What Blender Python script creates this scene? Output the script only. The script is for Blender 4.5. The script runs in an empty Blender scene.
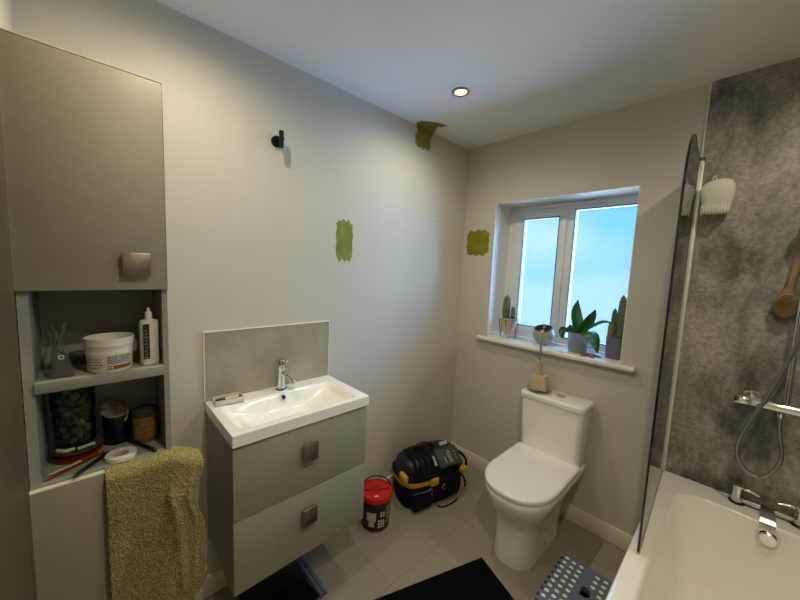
import bpy, bmesh, math, random
from mathutils import Vector, Matrix
random.seed(7)
S = bpy.context.scene
COL = S.collection
PI = math.pi

# ------------------------------------------------------------------ materials
MATS = {}
def srgb(c):
    f = lambda v: v/12.92 if v <= 0.04045 else ((v+0.055)/1.055)**2.4
    return (f(c[0]/255), f(c[1]/255), f(c[2]/255), 1)
def nt(name):
    m = bpy.data.materials.new(name); m.use_nodes = True
    t = m.node_tree; t.nodes.clear()
    return m, t, t.nodes, t.links
def pm(name, col, rough=.5, metal=0, var=0, vscale=5, bump=0, bscale=200, spec=.5, coat=0, sheen=0, trans=0, sss=0):
    if name in MATS: return MATS[name]
    m, t, N, L = nt(name)
    o = N.new('ShaderNodeOutputMaterial'); b = N.new('ShaderNodeBsdfPrincipled')
    L.new(b.outputs[0], o.inputs[0])
    c = srgb(col)
    b.inputs['Base Color'].default_value = c
    b.inputs['Roughness'].default_value = rough
    b.inputs['Metallic'].default_value = metal
    b.inputs['Specular IOR Level'].default_value = spec
    b.inputs['Coat Weight'].default_value = coat
    b.inputs['Coat Roughness'].default_value = .05
    b.inputs['Sheen Weight'].default_value = sheen
    tc = N.new('ShaderNodeTexCoord')
    n = N.new('ShaderNodeTexNoise'); n.inputs['Scale'].default_value = vscale; n.inputs['Detail'].default_value = 4
    L.new(tc.outputs['Object'], n.inputs['Vector'])
    r = N.new('ShaderNodeValToRGB')
    v = max(var, .015)
    r.color_ramp.elements[0].color = tuple(x*(1-v) for x in c[:3])+(1,)
    r.color_ramp.elements[1].color = tuple(min(1, x*(1+v)) for x in c[:3])+(1,)
    r.color_ramp.elements[0].position = .3; r.color_ramp.elements[1].position = .7
    L.new(n.outputs['Fac'], r.inputs[0]); L.new(r.outputs[0], b.inputs['Base Color'])
    if bump:
        n2 = N.new('ShaderNodeTexNoise'); n2.inputs['Scale'].default_value = bscale; n2.inputs['Detail'].default_value = 3
        L.new(tc.outputs['Object'], n2.inputs['Vector'])
        bp = N.new('ShaderNodeBump'); bp.inputs['Strength'].default_value = bump; bp.inputs['Distance'].default_value = .002
        L.new(n2.outputs['Fac'], bp.inputs['Height']); L.new(bp.outputs[0], b.inputs['Normal'])
    MATS[name] = m
    return m
def glassy(name, tint=(1, 1, 1), refl=.05, rough=.02, milky=0, milkcol=(200, 205, 210)):
    if name in MATS: return MATS[name]
    m, t, N, L = nt(name)
    o = N.new('ShaderNodeOutputMaterial')
    tr = N.new('ShaderNodeBsdfTransparent'); tr.inputs[0].default_value = (*tint, 1)
    gl = N.new('ShaderNodeBsdfGlossy'); gl.inputs['Roughness'].default_value = rough
    fr = N.new('ShaderNodeFresnel'); fr.inputs[0].default_value = 1.45
    mx = N.new('ShaderNodeMixShader')
    L.new(fr.outputs[0], mx.inputs[0]); L.new(tr.outputs[0], mx.inputs[1]); L.new(gl.outputs[0], mx.inputs[2])
    last = mx
    if milky:
        ti = N.new('ShaderNodeBsdfTranslucent'); ti.inputs[0].default_value = srgb(milkcol)
        df = N.new('ShaderNodeBsdfDiffuse'); df.inputs[0].default_value = srgb(milkcol)
        a = N.new('ShaderNodeMixShader'); a.inputs[0].default_value = .5
        L.new(ti.outputs[0], a.inputs[1]); L.new(df.outputs[0], a.inputs[2])
        b = N.new('ShaderNodeMixShader'); b.inputs[0].default_value = milky
        L.new(mx.outputs[0], b.inputs[1]); L.new(a.outputs[0], b.inputs[2]); last = b
    L.new(last.outputs[0], o.inputs[0])
    MATS[name] = m
    return m
def emis(name, col, s):
    m, t, N, L = nt(name)
    o = N.new('ShaderNodeOutputMaterial'); e = N.new('ShaderNodeEmission')
    e.inputs[0].default_value = srgb(col); e.inputs[1].default_value = s
    L.new(e.outputs[0], o.inputs[0]); return m

PAINT = (199, 195, 183)
m_wall = pm('wall paint', PAINT, .55, var=.03, vscale=1.6, bump=.15, bscale=160, spec=.35)
m_ceil = pm('ceiling paint', (232, 232, 230), .8, bump=.08, bscale=200)
m_olive = pm('olive test paint', (128, 126, 22), .5, var=.2, vscale=14, bump=.3, bscale=90)
m_skirt = pm('skirting gloss', (226, 218, 198), .3)
m_upvc = pm('white upvc', (225, 228, 232), .3)
m_sill = pm('sill gloss', (236, 233, 224), .25)
m_unit = pm('taupe cabinet laminate', (154, 149, 131), .45, var=.03, vscale=30, bump=.05, bscale=400)
m_unit_in = pm('grey cabinet carcass', (150, 148, 138), .55)
m_edge = pm('pale door edge', (228, 222, 196), .4)
m_ceramic = pm('white ceramic', (250, 248, 240), .12, coat=.6)
m_bathm = pm('bath acrylic', (236, 234, 226), .16, coat=.5)
m_seat = pm('white seat plastic', (252, 251, 248), .18, coat=.3)
m_chrome = pm('chrome', (215, 215, 215), .08, metal=1)
m_brush = pm('brushed nickel', (150, 140, 128), .38, metal=1, var=.1, vscale=60)
m_alu = pm('aluminium trim', (222, 222, 216), .35, metal=.35)
m_black = pm('black metal', (6, 6, 7), .5, spec=.2)
m_bplast = pm('black plastic', (18, 18, 20), .35)
m_mat = pm('black towelling mat', (10, 10, 12), .95, var=.3, vscale=80, bump=1, bscale=500, spec=.1)
m_splash = pm('grey splash panel', (160, 154, 139), .3, var=.12, vscale=9, spec=.5)
m_towel = pm('olive towelling', (158, 149, 98), .95, var=.35, vscale=160, bump=1, bscale=380, spec=.1)
m_white = pm('white plastic', (226, 222, 210), .35)
m_dark = pm('dark void', (8, 8, 8), .8)
m_text = pm('print dark', (60, 62, 66), .6)
m_rust = pm('rust red print', (140, 62, 34), .5)
m_red = pm('red plastic', (205, 26, 26), .3)
m_bagblack = pm('black canvas', (16, 16, 17), .85, var=.3, vscale=40, bump=.8, bscale=300, spec=.2)
m_bagyellow = pm('yellow canvas', (206, 158, 22), .7, bump=.4, bscale=300)
m_bagblue = pm('navy shiny nylon', (17, 21, 34), .3, var=.6, vscale=14, bump=.7, bscale=60)
m_baggrey = pm('dark grey pouch', (58, 58, 56), .6, var=.2, vscale=60, bump=.4, bscale=200)
m_grey_pl = pm('grey blue plastic', (92, 102, 112), .4)
m_wood = pm('bamboo wood', (128, 102, 78), .5, var=.25, vscale=18)
m_beige = pm('beige stoneware', (214, 190, 156), .6, var=.05)
m_beige2 = pm('pale beige', (196, 182, 146), .55)
m_cactus = pm('cactus green', (98, 110, 82), .7, var=.3, vscale=60, bump=.6, bscale=300)
m_cactus2 = pm('pale cactus green', (132, 132, 84), .75, var=.2, vscale=80, bump=.6, bscale=300)
m_leaf = pm('orchid leaf', (42, 104, 52), .35, var=.25, vscale=18)
m_copper = pm('copper wire', (186, 120, 96), .3, metal=.8)
m_pot = pm('cream pot', (205, 196, 186), .5)
m_potw = pm('white glazed pot', (168, 162, 156), .35, var=.08, vscale=40)
m_soil = pm('dark bark soil', (46, 34, 28), .95, var=.5, vscale=90, bump=1, bscale=120)
m_star = pm('brown starfish', (138, 98, 66), .8, var=.2, vscale=120, bump=1, bscale=260)
m_shell = pm('seashell', (150, 142, 126), .5, var=.35, vscale=60)
m_shell2 = pm('dark seashell', (116, 106, 92), .5, var=.35, vscale=60)
m_amber = pm('amber jar', (108, 80, 44), .4, var=.2, vscale=30)
m_darkred = pm('dark red plastic', (118, 24, 16), .4)
m_orange = pm('orange plastic', (196, 92, 34), .45)
m_slate = pm('dark grey disc', (58, 54, 44), .6)
m_blackglass = pm('black glass', (4, 4, 5), .08, coat=.3)
m_cream = pm('cream soap', (230, 208, 142), .5)
m_lime = pm('lime print', (172, 170, 50), .5)
m_paper = pm('pale print', (190, 178, 160), .5)
m_glass = glassy('clear glass', (.975, .985, .98))
m_acryl = glassy('clear acrylic', (.86, .87, .85), milky=.45, milkcol=(150, 150, 140))
m_jar = glassy('clear jar', (.85, .83, .78))
m_frost_pl = glassy('translucent basket plastic', (.9, .9, .85), milky=.85, milkcol=(250, 250, 240))
m_lilac = glassy('translucent lilac pot plastic', (.7, .68, .8), milky=.72, milkcol=(186, 176, 204))
m_bluepot = glassy('translucent clear pot plastic', (.8, .84, .92), milky=.6, milkcol=(228, 228, 238))

def floor_mat():
    m, t, N, L = nt('floor tile')
    o = N.new('ShaderNodeOutputMaterial'); b = N.new('ShaderNodeBsdfPrincipled'); L.new(b.outputs[0], o.inputs[0])
    tc = N.new('ShaderNodeTexCoord'); mp = N.new('ShaderNodeMapping')
    L.new(tc.outputs['Object'], mp.inputs[0])
    mp.inputs['Location'].default_value = (.09, .81, 0)      # joints at x = .51 and y = -.81
    br = N.new('ShaderNodeTexBrick'); L.new(mp.outputs[0], br.inputs[0])
    br.offset = 0; br.squash = 1
    br.inputs['Scale'].default_value = 1
    br.inputs['Brick Width'].default_value = .6; br.inputs['Row Height'].default_value = .3
    br.inputs['Mortar Size'].default_value = .0016; br.inputs['Mortar Smooth'].default_value = .3; br.inputs['Bias'].default_value = 0
    br.inputs['Color1'].default_value = srgb((158, 151, 135)); br.inputs['Color2'].default_value = srgb((152, 145, 130)); br.inputs['Mortar'].default_value = srgb((128, 120, 104))
    n = N.new('ShaderNodeTexNoise'); n.inputs['Scale'].default_value = 60; n.inputs['Detail'].default_value = 6; L.new(tc.outputs['Object'], n.inputs['Vector'])
    mx = N.new('ShaderNodeMix'); mx.data_type = 'RGBA'; mx.blend_type = 'MULTIPLY'; mx.inputs[0].default_value = .18
    L.new(br.outputs[0], mx.inputs[6]); L.new(n.outputs[0], mx.inputs[7]); L.new(mx.outputs[2], b.inputs['Base Color'])
    b.inputs['Roughness'].default_value = .42
    bp = N.new('ShaderNodeBump'); bp.inputs['Strength'].default_value = .25; bp.inputs['Distance'].default_value = .002
    inv = N.new('ShaderNodeMath'); inv.operation = 'SUBTRACT'; inv.inputs[0].default_value = 1; L.new(br.outputs['Fac'], inv.inputs[1])
    L.new(inv.outputs[0], bp.inputs['Height']); L.new(bp.outputs[0], b.inputs['Normal'])
    return m
m_floor = floor_mat()
def panel_mat():
    m, t, N, L = nt('shower panel concrete')
    o = N.new('ShaderNodeOutputMaterial'); b = N.new('ShaderNodeBsdfPrincipled'); L.new(b.outputs[0], o.inputs[0])
    tc = N.new('ShaderNodeTexCoord')
    mp = N.new('ShaderNodeMapping'); mp.inputs['Scale'].default_value = (2.6, 2.6, 1.1); mp.inputs['Location'].default_value = (.3, 0, .9); L.new(tc.outputs['Object'], mp.inputs[0])
    n1 = N.new('ShaderNodeTexNoise'); n1.inputs['Scale'].default_value = 2.4; n1.inputs['Detail'].default_value = 9; n1.inputs['Roughness'].default_value = .62; n1.inputs['Distortion'].default_value = .4
    L.new(mp.outputs[0], n1.inputs['Vector'])
    mp2 = N.new('ShaderNodeMapping'); mp2.inputs['Scale'].default_value = (14, 14, 17); L.new(tc.outputs['Object'], mp2.inputs[0])
    n2 = N.new('ShaderNodeTexNoise'); n2.inputs['Scale'].default_value = 4; n2.inputs['Detail'].default_value = 8; n2.inputs['Roughness'].default_value = .7
    L.new(mp2.outputs[0], n2.inputs['Vector'])
    r1 = N.new('ShaderNodeValToRGB'); e = r1.color_ramp.elements
    e[0].position = .36; e[0].color = srgb((88, 87, 82)); e[1].position = .64; e[1].color = srgb((182, 177, 166))
    L.new(n1.outputs[0], r1.inputs[0])
    r2 = N.new('ShaderNodeValToRGB'); e = r2.color_ramp.elements
    e[0].position = .3; e[0].color = (.3, .29, .28, 1); e[1].position = .62; e[1].color = (1, 1, 1, 1)
    L.new(n2.outputs[0], r2.inputs[0])
    mx = N.new('ShaderNodeMix'); mx.data_type = 'RGBA'; mx.blend_type = 'MULTIPLY'; mx.inputs[0].default_value = .75
    L.new(r1.outputs[0], mx.inputs[6]); L.new(r2.outputs[0], mx.inputs[7]); L.new(mx.outputs[2], b.inputs['Base Color'])
    b.inputs['Roughness'].default_value = .4
    return m
m_panel = panel_mat()
def frost_mat():
    m, t, N, L = nt('obscure window glass')
    o = N.new('ShaderNodeOutputMaterial')
    tr = N.new('ShaderNodeBsdfTransparent'); tr.inputs[0].default_value = (.94, .97, 1, 1)
    tl = N.new('ShaderNodeBsdfTranslucent'); tl.inputs[0].default_value = (.17, .24, .36, 1)
    tc = N.new('ShaderNodeTexCoord'); v = N.new('ShaderNodeTexVoronoi'); v.inputs['Scale'].default_value = 130; L.new(tc.outputs['Object'], v.inputs['Vector'])
    mr = N.new('ShaderNodeMapRange'); mr.inputs['From Max'].default_value = .8; mr.inputs['To Min'].default_value = .08; mr.inputs['To Max'].default_value = .3; L.new(v.outputs[0], mr.inputs[0])
    mx = N.new('ShaderNodeMixShader'); L.new(mr.outputs[0], mx.inputs[0]); L.new(tr.outputs[0], mx.inputs[1]); L.new(tl.outputs[0], mx.inputs[2])
    gl = N.new('ShaderNodeBsdfGlossy'); gl.inputs['Roughness'].default_value = .15
    fr = N.new('ShaderNodeFresnel'); fr.inputs[0].default_value = 1.35
    m2 = N.new('ShaderNodeMixShader'); L.new(fr.outputs[0], m2.inputs[0]); L.new(mx.outputs[0], m2.inputs[1]); L.new(gl.outputs[0], m2.inputs[2])
    L.new(m2.outputs[0], o.inputs[0]); return m
m_frost = frost_mat()

# ------------------------------------------------------------------ mesh helpers
def BM(): return bmesh.new()
def rbox(bm, lo, hi, bev=0, seg=2, M=None):
    t = bmesh.new(); bmesh.ops.create_cube(t, size=1)
    lo, hi = Vector(lo), Vector(hi); c = (lo+hi)/2; d = hi-lo
    for v in t.verts: v.co = Vector((v.co.x*d.x, v.co.y*d.y, v.co.z*d.z)) + c
    if bev: bmesh.ops.bevel(t, geom=t.edges[:], offset=min(bev, min(abs(d.x), abs(d.y), abs(d.z))*.49), segments=seg, affect='EDGES', profile=.5)
    if M is not None: bmesh.ops.transform(t, matrix=M, verts=t.verts)
    me = bpy.data.meshes.new('t'); t.to_mesh(me); t.free(); bm.from_mesh(me); bpy.data.meshes.remove(me)
    return bm
def loft(bm, rings, close=True, cap0=True, cap1=True):
    R = [[bm.verts.new(p) for p in r] for r in rings]
    n = len(R[0])
    for a, b in zip(R, R[1:]):
        for i in range(n if close else n-1):
            j = (i+1) % n
            bm.faces.new((a[i], a[j], b[j], b[i]))
    if cap0: bm.faces.new(R[0][::-1])
    if cap1: bm.faces.new(R[-1])
    return bm
def lathe(bm, prof, c=(0, 0, 0), seg=32, M=None, cap0=True, cap1=True):
    c = Vector(c); rings = []
    for r, z in prof:
        ring = [Vector((max(r, 1e-4)*math.cos(2*PI*i/seg), max(r, 1e-4)*math.sin(2*PI*i/seg), z)) for i in range(seg)]
        if M is not None: ring = [M @ p for p in ring]
        rings.append([p + c for p in ring])
    return loft(bm, rings, True, cap0, cap1)
def smooth_path(pts, n=8):
    P = [Vector(p) for p in pts]
    if len(P) < 3: return P
    Q = [P[0]*2-P[1]] + P + [P[-1]*2-P[-2]]; out = []
    for i in range(1, len(Q)-2):
        for k in range(n):
            t = k/n; a, b, c, d = Q[i-1:i+3]
            out.append(.5*((2*b)+(-a+c)*t+(2*a-5*b+4*c-d)*t*t+(-a+3*b-3*c+d)*t**3))
    out.append(P[-1]); return out
def tube(bm, pts, r, seg=10, n=8, smooth=True):
    P = smooth_path(pts, n) if smooth else [Vector(p) for p in pts]
    rr = r if callable(r) else (lambda t: r)
    rings = []; up = None
    for i, p in enumerate(P):
        d = (P[min(i+1, len(P)-1)] - P[max(i-1, 0)]).normalized()
        if up is None: up = Vector((0, 0, 1)) if abs(d.z) < .9 else Vector((1, 0, 0))
        s = d.cross(up).normalized(); up = s.cross(d).normalized()
        q = rr(i/(len(P)-1))
        rings.append([p + (s*math.cos(2*PI*k/seg) + up*math.sin(2*PI*k/seg))*q for k in range(seg)])
    return loft(bm, rings)
def prism(bm, outline, h0, h1, axis='z'):
    def P(a, b, h): return {'z': (a, b, h), 'x': (h, a, b), 'y': (a, h, b)}[axis]
    return loft(bm, [[P(a, b, h0) for a, b in outline], [P(a, b, h1) for a, b in outline]])
def disc_at(bm, c, r, h, axis, seg=20):
    M = {'x': Matrix.Rotation(PI/2, 3, 'Y'), 'y': Matrix.Rotation(-PI/2, 3, 'X'), 'z': Matrix.Identity(3)}[axis]
    return lathe(bm, [(r, 0), (r, h)], c, seg, M)
def ball(bm, c, r, seg=14):
    rr = r if hasattr(r, '__len__') else (r, r, r)
    bmesh.ops.create_uvsphere(bm, u_segments=seg, v_segments=max(6, seg//2+2), radius=1, matrix=Matrix.Translation(c) @ Matrix.Diagonal((*rr, 1)))
    return bm

def root_of(o):
    while o.parent: o = o.parent
    return o
def obj(name, bm, mat, parent=None, flat=False, world=True, base=None, angle=40, xf=None, sub=0):
    """one mesh object; vertices given in world space unless world=False (space of the thing)"""
    if xf is not None: bmesh.ops.transform(bm, matrix=xf, verts=bm.verts)
    bmesh.ops.recalc_face_normals(bm, faces=bm.faces[:])
    if parent is not None and world:
        bmesh.ops.translate(bm, vec=-root_of(parent).location, verts=bm.verts)
    if parent is None and world:
        if base is None:
            xs = [v.co for v in bm.verts]
            base = Vector(((min(v.x for v in xs)+max(v.x for v in xs))/2, (min(v.y for v in xs)+max(v.y for v in xs))/2, min(v.z for v in xs)))
        bmesh.ops.translate(bm, vec=-Vector(base), verts=bm.verts)
    me = bpy.data.meshes.new(name); bm.to_mesh(me); bm.free()
    for m in (mat if isinstance(mat, (list, tuple)) else [mat]): me.materials.append(m)
    if not flat:
        me.shade_smooth(); me.set_sharp_from_angle(angle=math.radians(angle))
    o = bpy.data.objects.new(name, me); COL.objects.link(o)
    if parent is not None: o.parent = parent
    elif base is not None: o.location = base
    if sub:
        s = o.modifiers.new('s', 'SUBSURF'); s.levels = s.render_levels = sub
    return o
def tag(o, label, cat, group=None, kind=None):
    o['label'] = label; o['category'] = cat
    if group: o['group'] = group
    if kind: o['kind'] = kind
    return o
def thing(name, label, cat, loc=(0, 0, 0), rz=0, group=None, scale=1):
    o = bpy.data.objects.new(name, None); COL.objects.link(o); o.location = loc; o.rotation_euler = (0, 0, rz); o.scale = (scale,)*3
    o.empty_display_size = .05
    return tag(o, label, cat, group)
def struct(name, bm, mat, parent=None, flat=True):
    o = obj(name, bm, mat, parent, flat=flat, base=(0, 0, 0) if parent is None else None)
    if parent is None: o['kind'] = 'structure'
    return o
def dup(r, loc, rz=None, label=None, group=None, scale=None):
    n = r.copy(); COL.objects.link(n); n.location = loc
    if rz is not None: n.rotation_euler = (0, 0, rz) if not hasattr(rz, '__len__') else rz
    if label: n['label'] = label
    if group: n['group'] = group
    if scale: n.scale = (scale,)*3
    def rec(a, b):
        for ch in list(a.children):
            c = ch.copy(); COL.objects.link(c); c.parent = b; rec(ch, c)
    rec(r, n); return n

# ------------------------------------------------------------------ the room
XR, YB, H = 2.03, -2.2312, 2.4
struct('floor', rbox(BM(), (-.1, YB-.1, -.05), (XR+.1, .3, 0)), m_floor)
struct('ceiling', rbox(BM(), (-.1, YB-.1, H), (XR+.1, .3, H+.05)), m_ceil)
struct('wall_left', rbox(BM(), (-.1, YB-.1, 0), (0, .3, H)), m_wall)
struct('wall_right', rbox(BM(), (XR, YB-.1, 0), (XR+.1, .3, H)), m_wall)
struct('wall_back', rbox(BM(), (0, YB-.1, 0), (XR, YB, H)), m_wall)
WX0, WX1, WZ0, WZ1, WD = .258, 1.095, 1.004, 1.982, .21
b = BM()
rbox(b, (0, 0, 0), (WX0, .3, H)); rbox(b, (WX1, 0, 0), (XR, .3, H))
rbox(b, (WX0, 0, 0), (WX1, .3, WZ0)); rbox(b, (WX0, 0, WZ1), (WX1, .3, H))
struct('wall_far', b, m_wall)
# white painted reveal lining
b = BM()
rbox(b, (WX0, .002, WZ0+.02), (WX0+.004, WD, WZ1)); rbox(b, (WX1-.004, .002, WZ0+.02), (WX1, WD, WZ1)); rbox(b, (WX0+.004, .002, WZ1-.004), (WX1-.004, WD, WZ1))
struct('trim_1', b, m_sill)
# sill
b = BM(); rbox(b, (WX0, -.002, 1.004), (WX1, WD, 1.030)); rbox(b, (.19, -.045, 1.000), (1.17, 0, 1.030), .012, 4)
struct('trim_2', b, m_sill, flat=False)
# skirting boards
def skirt(name, lo, hi, axis):
    b = BM(); rbox(b, lo, hi)
    struct(name, rbox(BM(), lo, hi, .005, 2), m_skirt, flat=False); b.free()
skirt('baseboard_left', (0, -1.926, 0), (.016, 0, .10), 'y')
skirt('baseboard_far', (.016, -.016, 0), (1.335, 0, .10), 'x')
m_dark_slab = pm('dark taupe slab paint', (88, 80, 62), .5)
b = rbox(BM(), (.37, YB+.0002, .01), (1.13, YB+.002, 2.02))  # thin dark slab added on the back wall beside the cabinet, with a border
dr = struct('dark_slab_1', b, m_dark_slab, flat=False)
b = rbox(BM(), (.33, YB+.0002, 0), (.37, YB+.003, 2.06), .002); rbox(b, (1.13, YB+.0002, 0), (1.17, YB+.003, 2.06), .002); rbox(b, (.37, YB+.0002, 2.02), (1.13, YB+.003, 2.06), .002)
struct('trim_4', b, m_dark_slab, flat=False)
# shower wall panels
struct('wall_shower', rbox(BM(), (1.3255, -.012, .52), (XR, 0, H)), m_panel)
struct('wall_shower_side', rbox(BM(), (XR-.012, -1.72, .52), (XR, -.012, H)), m_panel)
struct('trim_3', rbox(BM(), (1.3195, -.014, .53), (1.3255, 0, H), .0015), m_alu, flat=False)

# window unit
FY = WD
win = bpy.data.objects.new('window_1', None); COL.objects.link(win); win['kind'] = 'structure'; win.location = (0, 0, 0)
b = BM()
F0, F1 = FY, FY+.06
rbox(b, (WX0, F0, 1.03), (.306, F1, WZ1), .004); rbox(b, (1.062, F0, 1.03), (WX1, F1, WZ1), .004)
rbox(b, (.30, F0, 1.925), (1.07, F1, WZ1), .004); rbox(b, (.30, F0, 1.03), (1.07, F1, 1.075), .004)
rbox(b, (.668, F0, 1.07), (.718, F1, 1.93), .004)
struct('window_frame', b, m_upvc, win, flat=False)
b = BM()
s0 = FY-.012
rbox(b, (.304, s0, 1.072), (.378, F1-.01, 1.928), .006); rbox(b, (.624, s0, 1.072), (.672, F1-.01, 1.928), .006)
rbox(b, (.37, s0, 1.886), (.63, F1-.01, 1.928), .006); rbox(b, (.37, s0, 1.072), (.63, F1-.01, 1.12), .006)
struct('window_sash', b, m_upvc, win, flat=False)
b = BM()
for a in ((.376, .380, 1.118, 1.89), (.622, .626, 1.118, 1.89)): rbox(b, (a[0], s0-.001, a[2]), (a[1], s0+.01, a[3]))
rbox(b, (.376, s0-.001, 1.883), (.626, s0+.01, 1.888)); rbox(b, (.376, s0-.001, 1.118), (.626, s0+.01, 1.122))
rbox(b, (.716, FY-.001, 1.072), (.720, FY+.01, 1.93)); rbox(b, (1.06, FY-.001, 1.072), (1.064, FY+.01, 1.93))
rbox(b, (.716, FY-.001, 1.923), (1.064, FY+.01, 1.928)); rbox(b, (.716, FY-.001, 1.073), (1.064, FY+.01, 1.078))
struct('window_gasket', b, m_bplast, win)
struct('window_pane', rbox(BM(), (.375, FY+.032, 1.115), (.627, FY+.038, 1.891)), m_frost, win)
struct('window_pane', rbox(BM(), (.715, FY+.032, 1.07), (1.065, FY+.038, 1.93)), m_frost, win)
b = rbox(BM(), (.49, FY-.014, 1.948), (.89, FY, 1.972), .003)
for k in range(18): rbox(b, (.50+k*.021, FY-.016, 1.95), (.514+k*.021, FY-.012, 1.953))
struct('window_vent', b, m_upvc, win, flat=False)
b = rbox(BM(), (.642, s0-.008, 1.40), (.664, s0, 1.46), .003); rbox(b, (.646, s0-.026, 1.32), (.660, s0-.010, 1.45), .005)

# wall marks: rawlplug holes
b = BM(); disc_at(b, (0, -.324, 1.832), .005, .0012, 'x', 10)
tag(obj('wall_plug', b, m_text), 'grey wall plug left in a drilled hole nearer the room corner', 'wall plug', 'wall plugs in the paint')
b = BM(); disc_at(b, (0, -.707, 1.704), .005, .0012, 'x', 10)
tag(obj('wall_plug', b, m_skirt), 'pale filled screw hole in the wall between olive swatch and corner', 'wall plug', 'wall plugs in the paint')

# paint swatches
def swatch(y0, y1, z0, z1, axis, jag=.012, seed=1, n=14):
    rnd = random.Random(seed); out = []
    ph = rnd.uniform(0, 6)
    wob = lambda k: jag*(.55*math.sin(k*1.3+ph)+.35*rnd.uniform(-1, 1))
    cut = lambda f: jag*1.4*(abs(2*f-1)**6)
    for i in range(n+1): f = i/n; out.append((y0+(y1-y0)*(.04+.92*f), z0+wob(i)+cut(f)))
    for i in range(1, n): f = i/n; out.append((y1+.35*wob(i+20), z0+(z1-z0)*f))
    for i in range(n+1): f = i/n; out.append((y1+(y0-y1)*(.04+.92*f), z1+wob(i+40)-cut(f)))
    for i in range(1, n): f = i/n; out.append((y0+.35*wob(i+60), z1+(z0-z1)*f))
    return out
b = prism(BM(), swatch(-1.136, -1.032, 1.528, 1.742, 'x', seed=4), 0, .0008, 'x')
tag(obj('paint_swatch', b, m_olive, flat=True), 'tall olive green paint swatch on the wall above the basin splashback', 'paint swatch', 'olive paint swatches')
b = prism(BM(), swatch(.035, .222, 1.618, 1.80, 'y', seed=9), -.0008, 0, 'y')
tag(obj('paint_swatch', b, m_olive, flat=True), 'olive green paint swatch beside the window', 'paint swatch', 'olive paint swatches')
b = BM()
rnd = random.Random(3)
o1 = swatch(-.575, -.43, 2.275, 2.36, 'x', seed=3)
prism(b, o1, 0, .0008, 'x')
prism(b, [(-.565, 2.34), (-.44, 2.34), (-.42, 2.37), (-.405, 2.4), (-.565, 2.4), (-.555, 2.37)], 0, .0009, 'x')
prism(b, [(0, -.565), (.03, -.60), (.045, -.585), (.06, -.60), (.085, -.56), (.10, -.545), (.12, -.51), (.135, -.47), (.145, -.43), (.11, -.44), (.08, -.46), (.05, -.44), (.03, -.42), (.0, -.405)], 2.3992, 2.4, 'z')
tag(obj('paint_swatch', b, m_olive, flat=True), 'olive green paint swatch spilling from wall onto the ceiling', 'paint swatch', 'olive paint swatches')

# robe hook
t = thing('robe_hook', 'small matt black robe hook screwed high on the wall above the basin', 'hook', (0, -1.462, 2.04))
b = BM(); disc_at(b, (0, -1.462, 2.045), .024, .012, 'x', 28); obj('wall_plate', b, m_black, t)
b = BM(); tube(b, [(.01, -1.462, 2.045), (.055, -1.462, 2.045)], .009, 14, smooth=False); disc_at(b, (.047, -1.462, 2.045), .010, .016, 'x')
tube(b, [(.055, -1.462, 2.008), (.055, -1.462, 2.078)], .010, 16, smooth=False)
obj('hook_arm', b, m_black, t)

# downlights
m_lamp = emis('lamp glow', (255, 222, 140), 4)
LIGHTS = [(.436, -.699, 'white recessed ceiling downlight beyond the robe hook near the olive ceiling swatch'),
          (.44, -1.83, 'white recessed ceiling downlight above the basin unit'),
          (1.80, -.72, 'white recessed ceiling downlight above the tap end of the bath'),
          (1.50, -1.66, 'white recessed ceiling downlight above the bath near the back wall')]
def downlight():
    t = thing('downlight', LIGHTS[0][2], 'light', (0, 0, 0), 0, 'ceiling downlights')
    b = lathe(BM(), [(.030, .0), (.030, -.004), (.036, -.007), (.044, -.004), (.046, 0)], seg=40, cap0=False, cap1=False)
    obj('bezel', b, m_brush, t, world=False)
    b = lathe(BM(), [(.0, -.0012), (.030, -.0012)], seg=32, cap0=False, cap1=False)
    obj('lamp_face', b, m_lamp, t, world=False)
    return t
dl = downlight()
E_SPOT = [13.5, 16.5, 21, 29]
for i, (x, y, lb) in enumerate(LIGHTS):
    o = dl if i == 0 else dup(dl, (x, y, H), label=lb)
    o.location = (x, y, H)
    L = bpy.data.lights.new('spot', 'SPOT'); L.energy = E_SPOT[i]*1.0; L.color = (1, .90, .68); L.spot_size = math.radians(172); L.spot_blend = 1; L.shadow_soft_size = .013
    lo = bpy.data.objects.new('lamp_beam', L); COL.objects.link(lo); lo.location = (x, y, H-.012)

# ------------------------------------------------------------------ tall cabinet
CX, CY0, CY1 = .324, -2.229, -1.926
t = thing('tall_cabinet', 'tall taupe wall cabinet with an open middle niche and a shelf', 'cabinet', (0, (CY0+CY1)/2, 0))
b = BM(); fx = CX-.018; th = .02
rbox(b, (.001, CY0, .02), (fx, CY0+th, 1.99)); rbox(b, (.001, CY1-.014, .02), (fx, CY1, 1.99))
rbox(b, (.001, CY0+th, 1.972), (fx, CY1-.014, 1.99)); rbox(b, (.001, CY0+th, .02), (fx, CY1-.014, .04))
rbox(b, (.001, CY0+th, 1.404), (fx, CY1-.014, 1.418)); rbox(b, (.001, CY0+th, .875), (fx, CY1-.014, .893))
rbox(b, (.09, CY0+th, .04), (.10, CY1-.014, 1.972))
obj('carcass', b, m_unit_in, t)
obj('niche_shelf', rbox(BM(), (.10, CY0+th, 1.142), (fx+.012, CY1-.014, 1.170), .001), m_unit_in, t)
d1 = obj('door', rbox(BM(), (fx+.001, CY0-.001, 1.407), (CX, CY1-.001, 1.995), .0015), m_unit, t)
d2 = obj('door', rbox(BM(), (fx+.001, CY0-.001, .07), (CX, CY1+.0, .884), .0015), m_unit, t)
for y0, y1, z0, z1 in ((CY0-.001, CY1, 1.9949, 1.9955), (CY0-.001, CY1, .8839, .8845)):
    pass
def edge(par, lo, hi): obj('edge_strip', rbox(BM(), lo, hi), m_edge, par, flat=True)
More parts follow.
